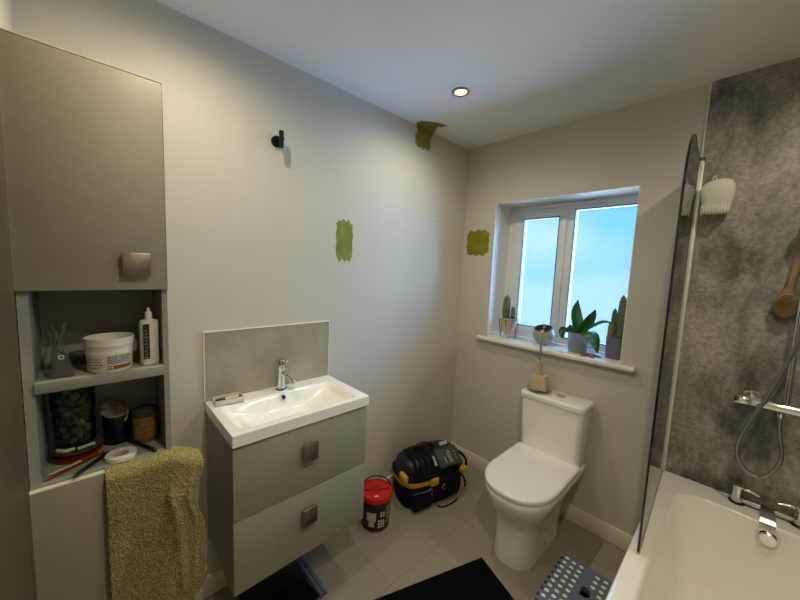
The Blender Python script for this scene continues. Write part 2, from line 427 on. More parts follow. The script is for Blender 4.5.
edge(d1, (fx+.001, CY0-.001, 1.995), (CX+.0006, CY1, 1.9975)); edge(d1, (fx+.001, CY1-.001, 1.407), (CX+.0006, CY1+.0012, 1.9975))
edge(d2, (fx+.001, CY0-.001, .884), (CX+.0006, CY1, .8865))
k = obj('handle', rbox(rbox(BM(), (CX, -2.012, 1.47), (CX+.016, -1.985, 1.492)), (CX+.014, -2.031, 1.448), (CX+.026, -1.968, 1.512), .002), m_brush, d1)
obj('plinth', rbox(BM(), (.02, CY0, 0), (CX-.04, CY1-.001, .07)), m_unit, t)

# items in upper niche --------------------------------------------------
Z1 = 1.1705
t = thing('plaster_tub', 'white filler tub with small print and a rust red band, lid removed', 'tub', (.262, -2.062, Z1))
c = (.262, -2.062, Z1)
b = lathe(BM(), [(.0, .001), (.048, 0), (.050, .003), (.052, .05), (.0535, .055), (.0525, .058), (.054, .075), (.0555, .077), (.0545, .08), (.0565, .092), (.0565, .097), (.054, .097), (.0515, .06), (.049, .05), (0, .05)], c, 40, cap0=False, cap1=False)
obj('tub_body', b, m_white, t)
def wrap(bm, c, r, a0, a1, z0, z1, n=14, tilt=0):
    c = Vector(c)
    R = [[], []]
    for i in range(n+1):
        a = math.radians(a0+(a1-a0)*i/n); zz = tilt*i/n
        R[0].append(c+Vector((r*math.cos(a), r*math.sin(a), z0+zz))); R[1].append(c+Vector((r*math.cos(a), r*math.sin(a), z1+zz)))
    V = [[bm.verts.new(p) for p in q] for q in R]
    for i in range(n): bm.faces.new((V[0][i], V[0][i+1], V[1][i+1], V[1][i]))
    return bm
obj('colour_band', wrap(BM(), c, .0526, -8, 55, .010, .020), m_rust, t)
b = BM(); rnd = random.Random(5)
for row in range(5):
    a = -8
    while a < 50:
        w = rnd.uniform(3, 9); wrap(b, c, .0528, a, a+w, .026+row*.0048, .0283+row*.0048, 4); a += w+2
for row in range(4):
    a = -75
    while a < -25:
        w = rnd.uniform(5, 12); wrap(b, c, .0528, a, a+w, .016+row*.008, .0175+row*.008, 4); a += w+3
obj('printed_text', b, m_text, t)
b = BM(); wrap(b, c, .0529, -6, -2, .0125, .0175, 4); wrap(b, c, .0529, 1, 5, .0125, .0175, 4)
obj('white_mark', b, m_white, t)

c = (.268, -1.970, Z1)
t = thing('squeeze_bottle', 'upright white squeeze bottle with a dark vertical label in the niche corner', 'bottle', c, math.radians(18))
def sq(hx, hy, z, n=4, e=3.2, seg=28, cx=0, cy=0):
    out = []
    for i in range(seg):
        a = 2*PI*i/seg; ca, sa = math.cos(a), math.sin(a)
        out.append((cx+hx*math.copysign(abs(ca)**(2/e), ca), cy+hy*math.copysign(abs(sa)**(2/e), sa), z))
    return out
b = loft(BM(), [sq(.014, .021, 0), sq(.016, .023, .004), sq(.016, .0235, .13), sq(.015, .022, .137), sq(.009, .011, .141), sq(.008, .008, .142, e=2)])
obj('bottle_body', b, m_white, t, world=False)
b = lathe(BM(), [(.0095, .142), (.0095, .160), (.008, .163), (.0045, .165), (.004, .176), (0, .177)], seg=20); obj('cap', b, m_white, t, world=False)
b = BM(); rbox(b, (.0148, -.0222, .020), (.0166, -.006, .128)); obj('bottle_label', b, pm('deep green label', (36, 48, 44), .5), t, world=False, flat=True)
b = BM(); rnd = random.Random(8)
for q in range(9): rbox(b, (.0164, -.0195 + .003*(q % 2), .024+q*.0105), (.0169, -.009-.002*(q % 3), .0255+q*.0105))
obj('printed_text', b, m_paper, t, world=False, flat=True)

def acrylic(name_label, loc, rz, s=1):
    t = thing('acrylic_stand', name_label, 'stand', loc, rz, 'clear acrylic stands in the niche', s)
    out = [(-.023, 0), (.023, 0), (.014, .058), (.008, .066), (-.008, .066), (-.014, .058)]
    b = prism(BM(), out, -.0015, .0015, 'x'); obj('end_plate', b, m_acryl, t, world=False, flat=True)
    b = BM(); n = 20
    tor = [[Vector((.002+.0012*math.cos(v), (.005+.0015*math.sin(v))*math.cos(2*PI*u/n), .056+(.005+.0015*math.sin(v))*math.sin(2*PI*u/n))) for v in [2*PI*k/6 for k in range(6)]] for u in range(n)]
    tor.append(tor[0]); loft(b, tor, cap0=False, cap1=False); obj('hole_rim', b, m_white, t, world=False)
    b = BM(); rbox(b, (-.0015, -.003, 0), (.0015, .003, .095), .001, 1, Matrix.Translation((-.01, -.012, .055)) @ Matrix.Rotation(math.radians(-14), 4, 'X') @ Matrix.Rotation(math.radians(-10), 4, 'Y'))
    rbox(b, (-.0015, -.003, 0), (.0015, .003, .095), .001, 1, Matrix.Translation((-.02, .008, .045)) @ Matrix.Rotation(math.radians(14), 4, 'X') @ Matrix.Rotation(math.radians(-10), 4, 'Y'))
    obj('crossed_bar', b, m_acryl, t, world=False)
    b = BM(); tube(b, [(-.06, 0, .02), (-.002, 0, .02)], .0025, 8, smooth=False); obj('spacer_rod', b, m_acryl, t, world=False)
    return t
acrylic('clear acrylic stand with pierced trapezoid end plate at the niche shelf front', (.290, -2.160, Z1), 0)
acrylic('clear acrylic stand tucked behind the pierced trapezoid one', (.20, -2.172, Z1), math.radians(12), .8)
b = lathe(BM(), [(0, 0), (.03, 0), (.034, .02), (.034, .032), (.031, .032), (.030, .01), (0, .008)], (.145, -2.12, Z1), 24, cap0=False, cap1=False)
tag(obj('glass_dish', b, m_acryl), 'small clear dish behind the filler tub on the niche shelf', 'dish')

# items in lower niche --------------------------------------------------
Z0 = .8935
t = thing('shell_jar', 'ridged clear plastic jar full of brown seashells under the niche shelf', 'jar', (.160, -2.147, Z0+.0345))
c = Vector((.160, -2.147, Z0+.0345))
prof = [(0, .001), (.040, 0), (.046, .004), (.047, .1)]
for k in range(7): prof += [(.0475, .11+k*.013), (.0505, .1165+k*.013)]
prof += [(.046, .203), (.043, .206)]
obj('jar_body', lathe(BM(), prof, c, 36, cap0=False, cap1=False), m_jar, t)
obj('jar_lid', lathe(BM(), [(.045, .206), (.046, .207), (.046, .2105), (.044, .212), (0, .212)], c, 36, cap1=False), m_bplast, t)
def shell_mesh(seed, mat):
    rnd = random.Random(seed); b = BM(); rings = []
    n = 16
    for k in range(7):
        f = k/6; r = .013*math.sin(PI*(.08+.84*f)**.8); zz = .006*f*math.cos(f*1.2)
        rings.append([( -0.012+.026*f, r*(math.cos(2*PI*i/n))*(1+.08*math.cos(5*2*PI*i/n)), .55*r*math.sin(2*PI*i/n)+zz) for i in range(n)])
    loft(b, rings)
    return b
sh = [tag(obj('seashell', shell_mesh(1, 0), m_shell, base=(0, 0, 0)), 'seashell packed in the ridged plastic jar', 'seashell', 'seashells in the ridged jar'),
      tag(obj('seashell', shell_mesh(2, 0), m_shell2, base=(0, 0, 0)), 'seashell packed in the ridged plastic jar', 'seashell', 'seashells in the ridged jar')]
rnd = random.Random(12); first = [True, True]; i = 0
for lay in range(11):
    for q in range(6):
        a = 2*PI*(q/6)+lay*.55 - .1
        if math.cos(a-math.radians(10)) < -.35: continue
        k = (i*7+lay) % 2; i += 1
        o = sh[k] if first[k] else sh[k].copy()
        if not first[k]: COL.objects.link(o)
        first[k] = False
        o.location = c+Vector((.030*math.cos(a), .030*math.sin(a), .016+lay*.0172)); o.rotation_euler = (rnd.uniform(0, 6), rnd.uniform(0, 6), rnd.uniform(0, 6)); s = rnd.uniform(.75, .95); o.scale = (s, s, s)

# potpourri bowl behind (glass) with pale dried slices
t = thing('potpourri_jar', 'dark glass jar of dried flowers and shells beside the ridged shell jar', 'jar', (.160, -2.050, Z0))
c = Vector((.150, -2.050, Z0))
obj('jar_glass', lathe(BM(), [(0, .001), (.030, 0), (.034, .006), (.036, .09), (.034, .094), (.032, .09), (.031, .008), (0, .006)], c, 30, cap0=False, cap1=False), glassy('dark jar glass', (.35, .36, .38)), t)
for k in range(9):
    a = k*2.4; r = .008+.013*((k*5) % 3)/2
    b = BM(); n = 18; rr = .015+.006*(k % 3)
    ring = [(rr*(1+.14*math.cos(5*2*PI*i/n))*math.cos(2*PI*i/n), rr*(1+.14*math.cos(5*2*PI*i/n))*math.sin(2*PI*i/n), 0.002*math.cos(10*PI*i/n)) for i in range(n)]
    loft(b, [[(x*.4, y*.4, -.003) for x, y, z in ring], [(x, y, z) for x, y, z in ring], [(x*.9, y*.9, z+.002) for x, y, z in ring], [(x*.3, y*.3, -.0005) for x, y, z in ring]])
    obj('dried_flower', b, m_shell if k % 3 else pm('dried petal', (112, 96, 80), .7), t, xf=Matrix.Translation(c+Vector((r*math.cos(a), r*math.sin(a), .092+.009*(k % 4)))) @ Matrix.Rotation(.9*math.sin(k*1.7), 4, 'X') @ Matrix.Rotation(.9, 4, 'Y'))

t = thing('amber_jar', 'short amber glass jar with a dark lid and worn paper label', 'jar', (.190, -1.980, Z0))
c = Vector((.190, -1.980, Z0))
obj('jar_body', lathe(BM(), [(0, .001), (.030, 0), (.034, .004), (.034, .082), (.031, .088), (0, .088)], c, 32, cap0=False, cap1=False), m_amber, t)
obj('jar_lid', lathe(BM(), [(.0325, .085), (.0335, .087), (.0335, .106), (.031, .108), (0, .108)], c, 32, cap1=False), m_slate, t)
b = wrap(BM(), c, .0344, -60, 50, .016, .070); obj('jar_label', b, pm('worn label', (132, 102, 60), .6, var=.35, vscale=90), t)
b = BM()
for z, a0, a1 in ((.058, -20, 8), (.052, -28, 18), (.036, -45, 28), (.033, -42, 20), (.024, -22, 14)): wrap(b, c, .0347, a0, a1, z, z+.002)
obj('printed_text', b, m_darkred, t)

# stacked discs: orange, red, dark; pale piece on top
c = Vector((.205, -2.150, Z0))
def plate(r, h, z, name, mat, lab, dx=0):
    b = lathe(BM(), [(0, 0), (r*.7, 0), (r, h*.75), (r, h), (r*.93, h), (r*.66, h*.4), (0, h*.4)], seg=36, cap0=False, cap1=False)
    b2 = obj(name, b, mat, base=(c.x+dx, c.y, Z0+z), world=False)
    b2.location = (c.x+dx, c.y, Z0+z); tag(b2, lab, 'dish', 'stacked dishes in the niche'); return b2
DC = (.185, -2.142)
def dish(name, r, h, z, mat, lab):
    b = lathe(BM(), [(0, 0), (r*.72, 0), (r, h*.8), (r, h), (r*.9, h), (0, h*.98)], (DC[0], DC[1], Z0+z), 36, cap0=False, cap1=False)
    tag(obj(name, b, mat), lab, 'dish', 'stacked dishes in the niche')
dish('shallow_dish', .052, .009, 0, m_orange, 'orange shallow dish at the bottom of the niche stack')
dish('shallow_dish', .055, .008, .0092, m_darkred, 'dark red shallow dish between the orange and grey ones')
dish('shallow_dish', .057, .016, .0174, m_slate, 'dark grey shallow dish topmost of the niche stack')
b = BM(); pts = [(.205, -2.184, 0), (.221, -2.168, 0), (.220, -2.148, 0)]
tube(b, [(p[0], p[1], Z0+.0395) for p in pts], lambda u: .0060-.001*abs(u-.5), 10)
tag(obj('pale_pebble', b, m_paper), 'pale curved stone lying on the dark grey dish', 'stone', 'pale stones on the dish')
b = BM(); tube(b, [(.224, -2.142, Z0+.0385), (.212, -2.105, Z0+.0385)], .0045, 10)
tag(obj('pale_pebble', b, m_paper), 'thin pale straight stone at the edge of the dark grey dish', 'stone', 'pale stones on the dish')
# pencils, brushes
def rod(name, a, bb, r, mat, lab, cat, tip=None):
    t = thing(name, lab, cat, ((a[0]+bb[0])/2, (a[1]+bb[1])/2, min(a[2], bb[2])))
    obj('shaft', tube(BM(), [a, bb], r, 10, smooth=False), mat, t)
    A, B = Vector(a), Vector(bb); d = (A-B).normalized()
    obj('tip', tube(BM(), [A, A+d*.008], lambda u: r*(1-.75*u), 10, smooth=False), tip or mat, t)
    return t
zz = Z0+.0045
rod('pencil', (.291, -2.195, zz), (.215, -2.085, zz), .0034, m_darkred, 'dark red pencil lying in front of the stacked dishes', 'pencil')
rod('pencil', (.268, -2.193, zz+.0005), (.238, -2.135, zz+.0005), .0034, m_paper, 'pale pencil lying beside the dark red one', 'pencil')
rod('marker_pen', (.318, -2.146, zz+.001), (.232, -2.078, zz+.001), .0055, m_bplast, 'thick black marker pen between the pencil and the tape roll', 'pen')
rod('black_brush', (.300, -1.968, zz+.001), (.165, -2.030, zz+.001), .0058, m_bplast, 'long black handled brush lying behind the tape roll', 'brush')
# tape roll
b = lathe(BM(), [(.020, 0), (.0365, 0), (.0375, .001), (.0375, .0125), (.0365, .0135), (.020, .0135), (.019, .0125), (.019, .001), (.020, 0)], (.272, -2.048, Z0), 40, cap0=False, cap1=False)
t = thing('tape_roll', 'flat white roll of tape on the niche floor', 'tape', (.272, -2.048, Z0))
obj('tape_band', b, m_white, t)
b = lathe(BM(), [(.0180, .0005), (.0192, .0005), (.0192, .0125), (.0180, .0125), (.0180, .0005)], (.272, -2.048, Z0), 40, cap0=False, cap1=False)
obj('cardboard_core', b, m_paper, t)

# towel -------------------------------------------------------------
def towel():
    b = BM(); rnd = random.Random(2)
    NU, NV = 150, 260
    y0, y1 = -2.085, -1.842
    top = .8915
    rows = []
    for j in range(NV+1):
        s = j/NV
        row = []
        for i in range(NU+1):
            u = i/NU
            # length profile: hem line rises at the corner
            Lf = .53 + .0*u
            if u > .72: Lf = .53-.10*((u-.72)/.28)**1.6
            Lb = .050
            dist = -Lb + (Lf+Lb)*s
            yy = y0+(y1-y0)*u
            widen = max(0, dist)
            pinch = 0
            # right side pulls inwards just below the rail then out again
            pinch = -.030*math.exp(-((widen-.12)/.07)**2)*max(0, (u-.45)/.55)
            rad = .014
            if dist < -rad*1.2:  x = .318-.012; z = top-.006+(dist+rad*1.2)*.0 ; x = .306+(dist+rad*1.2)*.9; z = top-.002
            elif dist < rad*1.4:
                a = (dist+rad*1.2)/(rad*2.6)*PI/2
                x = .306+.036*math.sin(a); z = top-.002-.036*(1-math.cos(a))*.8
            else:
                x = .342; z = top-.0308-(dist-rad*1.4)
            fold = 0
            if dist > 0:
                g = min(1, dist/.12)
                fold = g*(.010*math.sin(u*9+1.2*dist*6)+.008*math.exp(-((u-.62-.25*dist)/.06)**2)+.009*math.exp(-((u-.86-.05*math.sin(dist*8))/.05)**2)) + .004*math.sin(dist*26+u*5)*g
            x += max(0, fold)
            lift = 0
            z -= .045*max(0, (u-.63)/.37)**1.1if u > .63 else 0
            z += .012*math.exp(-((u-.95)/.08)**2)*(1 if dist < .05 else 0)*0 + lift*.4
            row.append(Vector((x, yy+pinch+.006*math.sin(dist*9)*(1-u)*0, z)))
        rows.append(row)
    # closed thin cloth: front + inner offset
    V = [[b.verts.new(p) for p in r] for r in rows]
    for j in range(NV):
        for i in range(NU): b.faces.new((V[j][i], V[j][i+1], V[j+1][i+1], V[j+1][i]))
    bmesh.ops.recalc_face_normals(b, faces=b.faces[:])
    b.normal_update()
    fr = [v for v in b.verts]
    bmesh.ops.solidify(b, geom=b.faces[:], thickness=.005)
    b.normal_update()
    for v in b.verts:
        v.co += v.normal*rnd.uniform(-.0012, .0036)
    return b
tag(obj('hand_towel', towel(), m_towel, angle=180), 'fluffy olive hand towel hung over the open niche edge of the tall cabinet', 'towel')

# ------------------------------------------------------------------ vanity
VX, VY0, VY1, VZ0, VZ1, VZ2 = .362, -1.760, -1.178, .284, .860, .902
t = thing('vanity_unit', 'wall hung taupe vanity unit with two square handled drawers', 'cabinet', (0, (VY0+VY1)/2, VZ0))
b = BM()
rbox(b, (.001, VY0, VZ0), (VX-.019, VY0+.018, VZ1)); rbox(b, (.001, VY1-.018, VZ0), (VX-.019, VY1, VZ1))
rbox(b, (.001, VY0+.018, VZ0), (VX-.019, VY1-.018, VZ0+.018)); rbox(b, (.001, VY0+.018, VZ0), (.012, VY1-.018, VZ1))
obj('carcass', b, m_unit, t)
for z0, z1, kz in ((VZ0, .5695, .4675), (.5725, VZ1-.003, .745)):
    d = obj('drawer', rbox(BM(), (VX-.018, VY0, z0), (VX, VY1, z1), .0015), m_unit, t)
    b = rbox(BM(), (VX, -1.483, kz-.01), (VX+.016, -1.463, kz+.01)); rbox(b, (VX+.014, -1.506, kz-.036), (VX+.030, -1.443, kz+.036), .002)
    obj('handle', b, m_brush, d)
# washbasin with a sunk bowl
t = thing('washbasin', 'white rectangular ceramic basin set on the vanity unit', 'basin', (0, (VY0+VY1)/2, VZ1))
b = BM()
BX1, BY0, BY1 = .374, VY0-.004, VY1+.004
ix0, ix1, iy0, iy1 = .088, .342, VY0+.020, VY1-.024
nx, ny = 74, 116
def bowl(x, y):
    fx_ = min(x-ix0, ix1-x); fy_ = min(y-iy0, iy1-y)
    # rounded-rectangle distance
    cx_, cy_ = (ix0+ix1)/2, (iy0+iy1)/2; hx, hy = (ix1-ix0)/2, (iy1-iy0)/2; R = .045
    qx, qy = abs(x-cx_)-hx+R, abs(y-cy_)-hy+R
    sd = math.hypot(max(qx, 0), max(qy, 0))+min(max(qx, qy), 0)-R
    d = -sd
    if d <= 0: return 0
    s = min(1, d/.045); s = s*s*(3-2*s)
    e = min(1, max(0, (y-iy0))/.20); ramp = .35+.65*min(1, e)
    ramp2 = .35+.65*min(1, max(0, (iy1-y))/.17)
    return .074*s*min(ramp, ramp2)
xs = [0+BX1*i/nx for i in range(nx+1)]; ys = [BY0+(BY1-BY0)*j/ny for j in range(ny+1)]
V = [[b.verts.new((x, y, VZ2-bowl(x, y))) for y in ys] for x in xs]
for i in range(nx):
    for j in range(ny): b.faces.new((V[i][j], V[i+1][j], V[i+1][j+1], V[i][j+1]))
per = [V[i][0] for i in range(nx)]+[V[nx][j] for j in range(ny)]+[V[i][ny] for i in range(nx, 0, -1)]+[V[0][j] for j in range(ny, 0, -1)]
low = [b.verts.new((v.co.x, v.co.y, VZ1)) for v in per]
for i in range(len(per)):
    j = (i+1) % len(per); b.faces.new((per[i], per[j], low[j], low[i]))
obj('basin_body', b, m_ceramic, t, angle=50)
b = BM(); M = Matrix.Rotation(math.radians(62), 3, 'Y')
lathe(b, [(.0085, 0), (.012, 0), (.0125, .0015), (.011, .003), (.0085, .002)], (.108, -1.469, .883), 24, M, False, False)
obj('overflow_ring', b, m_chrome, t)
obj('overflow_hole', lathe(BM(), [(0, .0012), (.009, .0012)], (.108, -1.469, .883), 20, M, False, False), m_dark, t)
obj('waste_plug', lathe(BM(), [(.028, 0), (.030, .002), (.026, .005), (0, .006)], (.268, -1.469, VZ2-.0725), 28, cap1=False), m_chrome, t)
# tap
tx, ty = .048, -1.455
t = thing('basin_tap', 'chrome mixer tap with curved spout on the basin ledge', 'tap', (tx, ty, VZ2))
obj('tap_base', lathe(BM(), [(.024, 0), (.0245, .003), (.022, .005), (0, .005)], (tx, ty, VZ2), 30, cap1=False), m_bplast, t)
obj('tap_body', lathe(BM(), [(.0200, .005), (.0185, .03), (.0170, .085), (.0175, .10), (.0185, .108), (0, .108)], (tx, ty, VZ2), 30, cap1=False), m_chrome, t)
obj('spout', tube(BM(), [(tx+.008, ty+.004, VZ2+.082), (tx+.035, ty+.012, VZ2+.080), (tx+.066, ty+.022, VZ2+.064), (tx+.082, ty+.028, VZ2+.044)], lambda u: .0115-.001*u, 16), m_chrome, t)
b = lathe(BM(), [(.0185, .110), (.0190, .115), (.0185, .142), (.016, .146), (0, .146)], (tx, ty, VZ2), 30, cap1=False)
tube(b, [(tx, ty, VZ2+.142), (tx+.018, ty+.007, VZ2+.150), (tx+.038, ty+.014, VZ2+.142)], lambda u: .009-.003*u, 12)
obj('lever', b, m_chrome, t)
# splashback
t = thing('splashback', 'grey beige splashback panel with pale edge trim behind the basin', 'splashback', (0, -1.47, VZ2))
obj('panel', rbox(BM(), (.0, -1.764, VZ2+.001), (.008, -1.176, 1.198)), m_splash, t, flat=True)
b = rbox(BM(), (.0, -1.768, 1.198), (.010, -1.172, 1.203), .001, 1); rbox(b, (.0, -1.768, VZ2+.001), (.010, -1.764, 1.198)); rbox(b, (.0, -1.176, VZ2+.001), (.010, -1.172, 1.198))
obj('edge_trim', b, m_edge, t)
# soap dish
t = thing('soap_dish', 'small white rectangular tray on the basin corner', 'dish', (.062, -1.69, VZ2), math.radians(-4))
b = BM(); hx, hy, hh, w = .032, .055, .024, .004
rbox(b, (-hx, -hy, 0), (hx, hy, .004)); rbox(b, (-hx, -hy, 0), (-hx+w, hy, hh), .001); rbox(b, (hx-w, -hy, 0), (hx, hy, hh), .001); rbox(b, (-hx, -hy, 0), (hx, -hy+w, hh), .001); rbox(b, (-hx, hy-w, 0), (hx, hy, hh), .001)
obj('tray', b, pm('white tray', (210, 208, 196), .3), t, world=False)
obj('tray_lining', rbox(BM(), (-hx+w, -hy+w, .004), (hx-w, hy-w, .010)), m_slate, t, world=False)
t = thing('toothbrush_head', 'cream electric toothbrush head with a black collar lying in the white tray', 'toothbrush', (.062, -1.69, VZ2+.0105), math.radians(-4))
b = tube(BM(), [(.004, -.012, .006), (.002, .012, .007), (.0, .040, .007)], lambda u: .0058+.0022*abs(2*u-1), 12); obj('handle', b, m_cream, t, world=False)
obj('collar', tube(BM(), [(.006, -.042, .006), (.004, -.012, .006)], .0075, 12, smooth=False), m_bplast, t, world=False)
b = BM()
for q in range(3): disc_at(b, (.0065-.001*q, -.044+.008*q, .0125), .003, .001, 'z', 12)
obj('chrome_ring', b, m_chrome, t, world=False)

# ------------------------------------------------------------------ toilet
TCX = .812
def Dring(z, yf, yb, hw, e=2.4, cx=TCX, n=30, rc=.03, side=.5):
    """closed ring: rounded front (superellipse), squared back"""
    ys = yf+min((yb-yf)*side, hw*1.25); pts = []
    for i in range(n+1):
        a = PI*i/n
        ca, sa = math.cos(a), math.sin(a)
        pts.append((cx+hw*math.copysign(abs(ca)**(2/e), ca), ys-(ys-yf)*abs(sa)**(2/e), z))
    # back-left to back-right with small corner radius
    for k in range(1, 7): pts.append((cx-hw, ys+(yb-rc-ys)*k/6, z))
    for k in range(1, 6): a = PI/2*k/5; pts.append((cx-hw+rc*(1-math.cos(a)), yb-rc+rc*math.sin(a), z))
    for k in range(1, 8): pts.append((cx-hw+rc+(2*hw-2*rc)*k/8, yb, z))
    for k in range(0, 6): a = PI/2*k/5; pts.append((cx+hw-rc+rc*math.sin(a), yb-rc+rc*math.cos(a), z))
    for k in range(1, 6): pts.append((cx+hw, yb-rc+(ys-yb+rc)*k/6, z))
    return pts
t = thing('toilet', 'white close coupled toilet with closed D-shaped lid beneath the window', 'toilet', (TCX, -.35, 0))
rings = [Dring(0, -.598, -.165, .107), Dring(.012, -.602, -.163, .109), Dring(.10, -.592, -.160, .104), Dring(.18, -.592, -.158, .108),
         Dring(.25, -.608, -.145, .124), Dring(.295, -.636, -.105, .147), Dring(.335, -.655, -.055, .165), Dring(.367, -.667, -.022, .175), Dring(.390, -.669, -.018, .178), Dring(.398, -.665, -.020, .174)]
obj('pan', loft(BM(), rings), m_ceramic, t, angle=60)
rings = [Dring(.3985, -.670, -.150, .178, e=2.3, rc=.012), Dring(.412, -.673, -.149, .180, e=2.3, rc=.012)]
obj('seat', loft(BM(), rings), m_seat, t, angle=60)
rings = [Dring(.4135, -.668, -.150, .176, e=2.3, rc=.012), Dring(.416, -.676, -.147, .182, e=2.3, rc=.012), Dring(.427, -.677, -.146, .183, e=2.3, rc=.012), Dring(.4325, -.672, -.149, .179, e=2.3, rc=.012), Dring(.4345, -.657, -.155, .165, e=2.3, rc=.012)]
obj('lid', loft(BM(), rings), m_seat, t, angle=60)
b = BM()
for s in (-1, 1): obj('hinge', tube(BM(), [(TCX+s*.10, -.135, .420), (TCX+s*.055, -.135, .420)], .010, 12, smooth=False), m_chrome, t)
def rrect(x0, x1, y0, y1, z, r, n=6):
    out = []
    for (cx, cy, a0) in ((x1-r, y1-r, 0), (x0+r, y1-r, PI/2), (x0+r, y0+r, PI), (x1-r, y0+r, 1.5*PI)):
        for k in range(n+1):
            a = a0+PI/2*k/n; out.append((cx+r*math.cos(a), cy+r*math.sin(a), z))
    return out
c0, c1 = TCX-.17, TCX+.17
b = loft(BM(), [rrect(c0+.006, c1-.006, -.146, -.012, .396, .028), rrect(c0, c1, -.163, -.012, .42, .035), rrect(c0-.006, c1+.006, -.178, -.010, .60, .035), rrect(c0-.010, c1+.010, -.186, -.010, .742, .035)])
ci = obj('cistern', b, m_ceramic, t, angle=60)
b = loft(BM(), [rrect(c0-.010, c1+.010, -.187, -.010, .743, .036), rrect(c0-.016, c1+.016, -.194, -.008, .747, .038), rrect(c0-.017, c1+.017, -.195, -.008, .772, .038), rrect(c0-.014, c1+.014, -.192, -.010, .780, .036), rrect(c0-.004, c1+.004, -.182, -.016, .784, .03)])
obj('cistern_lid', b, m_ceramic, ci, angle=60)
obj('flush_button', lathe(BM(), [(.024, .783), (.024, .788), (.021, .790), (.019, .788), (0, .788)], (.838, -.098, 0), 30, cap1=False), m_chrome, ci)
b = BM(); disc_at(b, (.909, -.375, .055), .009, .010, 'x', 14); obj('fixing_cap', b, m_chrome, t)
# diffuser group on cistern
t = thing('chrome_tray', 'round chrome tray on the cistern lid under the beige holder', 'tray', (.714, -.112, .7845))
obj('tray_dish', lathe(BM(), [(0, 0), (.066, 0), (.073, .004), (.073, .008), (.068, .008), (.064, .005), (0, .005)], (.714, -.112, .7845), 40, cap0=False, cap1=False), m_chrome, t)
t = thing('brush_holder', 'beige two stepped holder with upright chrome rod on the round chrome tray', 'holder', (.706, -.100, .790))
b = loft(BM(), [rrect(.662, .762, -.130, -.070, .790, .008), rrect(.668, .748, -.126, -.072, .880, .008)])
obj('holder_base', b, m_beige, t)
b = lathe(BM(), [(.0225, 0), (.0215, .085), (0, .085)], (.693, -.098, .880), 24, cap1=False); obj('collar', b, m_beige2, t)
b = tube(BM(), [(.697, -.098, .965), (.697, -.098, 1.145)], .006, 14, smooth=False); obj('rod', b, m_chrome, t)
b = lathe(BM(), [(.007, 0), (.0085, .004), (.0075, .012), (0, .014)], (.697, -.098, 1.142), 16, cap1=False); obj('rod_tip', b, m_white, t)

# ------------------------------------------------------------------ windowsill plants
SZ = 1.0303
def cactus(bm, base, h, r, ribs=9, lean=(0, 0)):
    rings = []; n = ribs*4
    for k in range(15):
        f = k/14; rad = r*(.80+.25*math.sin(PI*min(1, f*1.1)))*(math.sqrt(max(0, 1-((f-.82)/.18)**2)) if f > .82 else 1)
        rings.append([(base[0]+lean[0]*f+max(rad, .0008)*(1+.13*math.cos(ribs*2*PI*i/n))*math.cos(2*PI*i/n), base[1]+lean[1]*f+max(rad, .0008)*(1+.13*math.cos(ribs*2*PI*i/n))*math.sin(2*PI*i/n), base[2]+h*f) for i in range(n)])
    return loft(bm, rings)
def spines(bm, base, h, r, n=60, seed=1, lean=(0, 0)):
    rnd = random.Random(seed)
    for k in range(n):
        f = rnd.uniform(.05, .97); a = rnd.uniform(0, 2*PI); rad = r*1.05*(1 if f < .82 else math.sqrt(max(0, 1-((f-.82)/.18)**2)))
        p = Vector((base[0]+lean[0]*f+rad*math.cos(a), base[1]+lean[1]*f+rad*math.sin(a), base[2]+h*f)); d = Vector((math.cos(a), math.sin(a), rnd.uniform(-.2, .8))).normalized()
        tube(bm, [p-d*.001, p+d*.006], .00035, 3, smooth=False)
    return bm
px, py = .392, .058
t = thing('cactus_pot_plant', 'two green cacti in a cream cone pot held by a copper wire stand', 'potted plant', (px, py, SZ))
obj('pot', lathe(BM(), [(0, .028), (.026, .028), (.034, .045), (.062, .146), (.062, .150), (.058, .150), (.054, .138), (0, .138)], (px, py, SZ), 36, cap0=False, cap1=False), m_pot, t)
b = BM()
for k in range(3):
    a = math.radians(-90+120*k+28); d = Vector((math.cos(a), math.sin(a), 0)); s = Vector((-d.y, d.x, 0)); P0 = Vector((px, py, SZ))
    tube(b, [P0+d*.062+s*.024+Vector((0, 0, .140)), P0+d*.060+Vector((0, 0, .002)), P0+d*.062-s*.024+Vector((0, 0, .140))], .0030, 8, smooth=False)
n = 40; rg = [[Vector((px+(.065+.002*math.cos(v))*math.cos(2*PI*u/n), py+(.065+.002*math.cos(v))*math.sin(2*PI*u/n), SZ+.140+.002*math.sin(v))) for v in [2*PI*q/6 for q in range(6)]] for u in range(n)]; rg.append(rg[0]); loft(b, rg, cap0=False, cap1=False)
obj('wire_stand', b, m_copper, t)
obj('soil', lathe(BM(), [(0, .140), (.054, .1385)], (px, py, SZ), 24, cap0=False, cap1=False), m_soil, t)
b = cactus(BM(), (px-.022, py-.006, SZ+.135), .175, .024, 8); spines(b, (px-.022, py-.006, SZ+.135), .175, .026, 50, 3)
obj('cactus_stem', b, m_cactus, t)
b = cactus(BM(), (px+.026, py, SZ+.135), .098, .0135, 8); spines(b, (px+.026, py, SZ+.135), .098, .0145, 40, 4)
obj('cactus_stem', b, m_cactus, t)

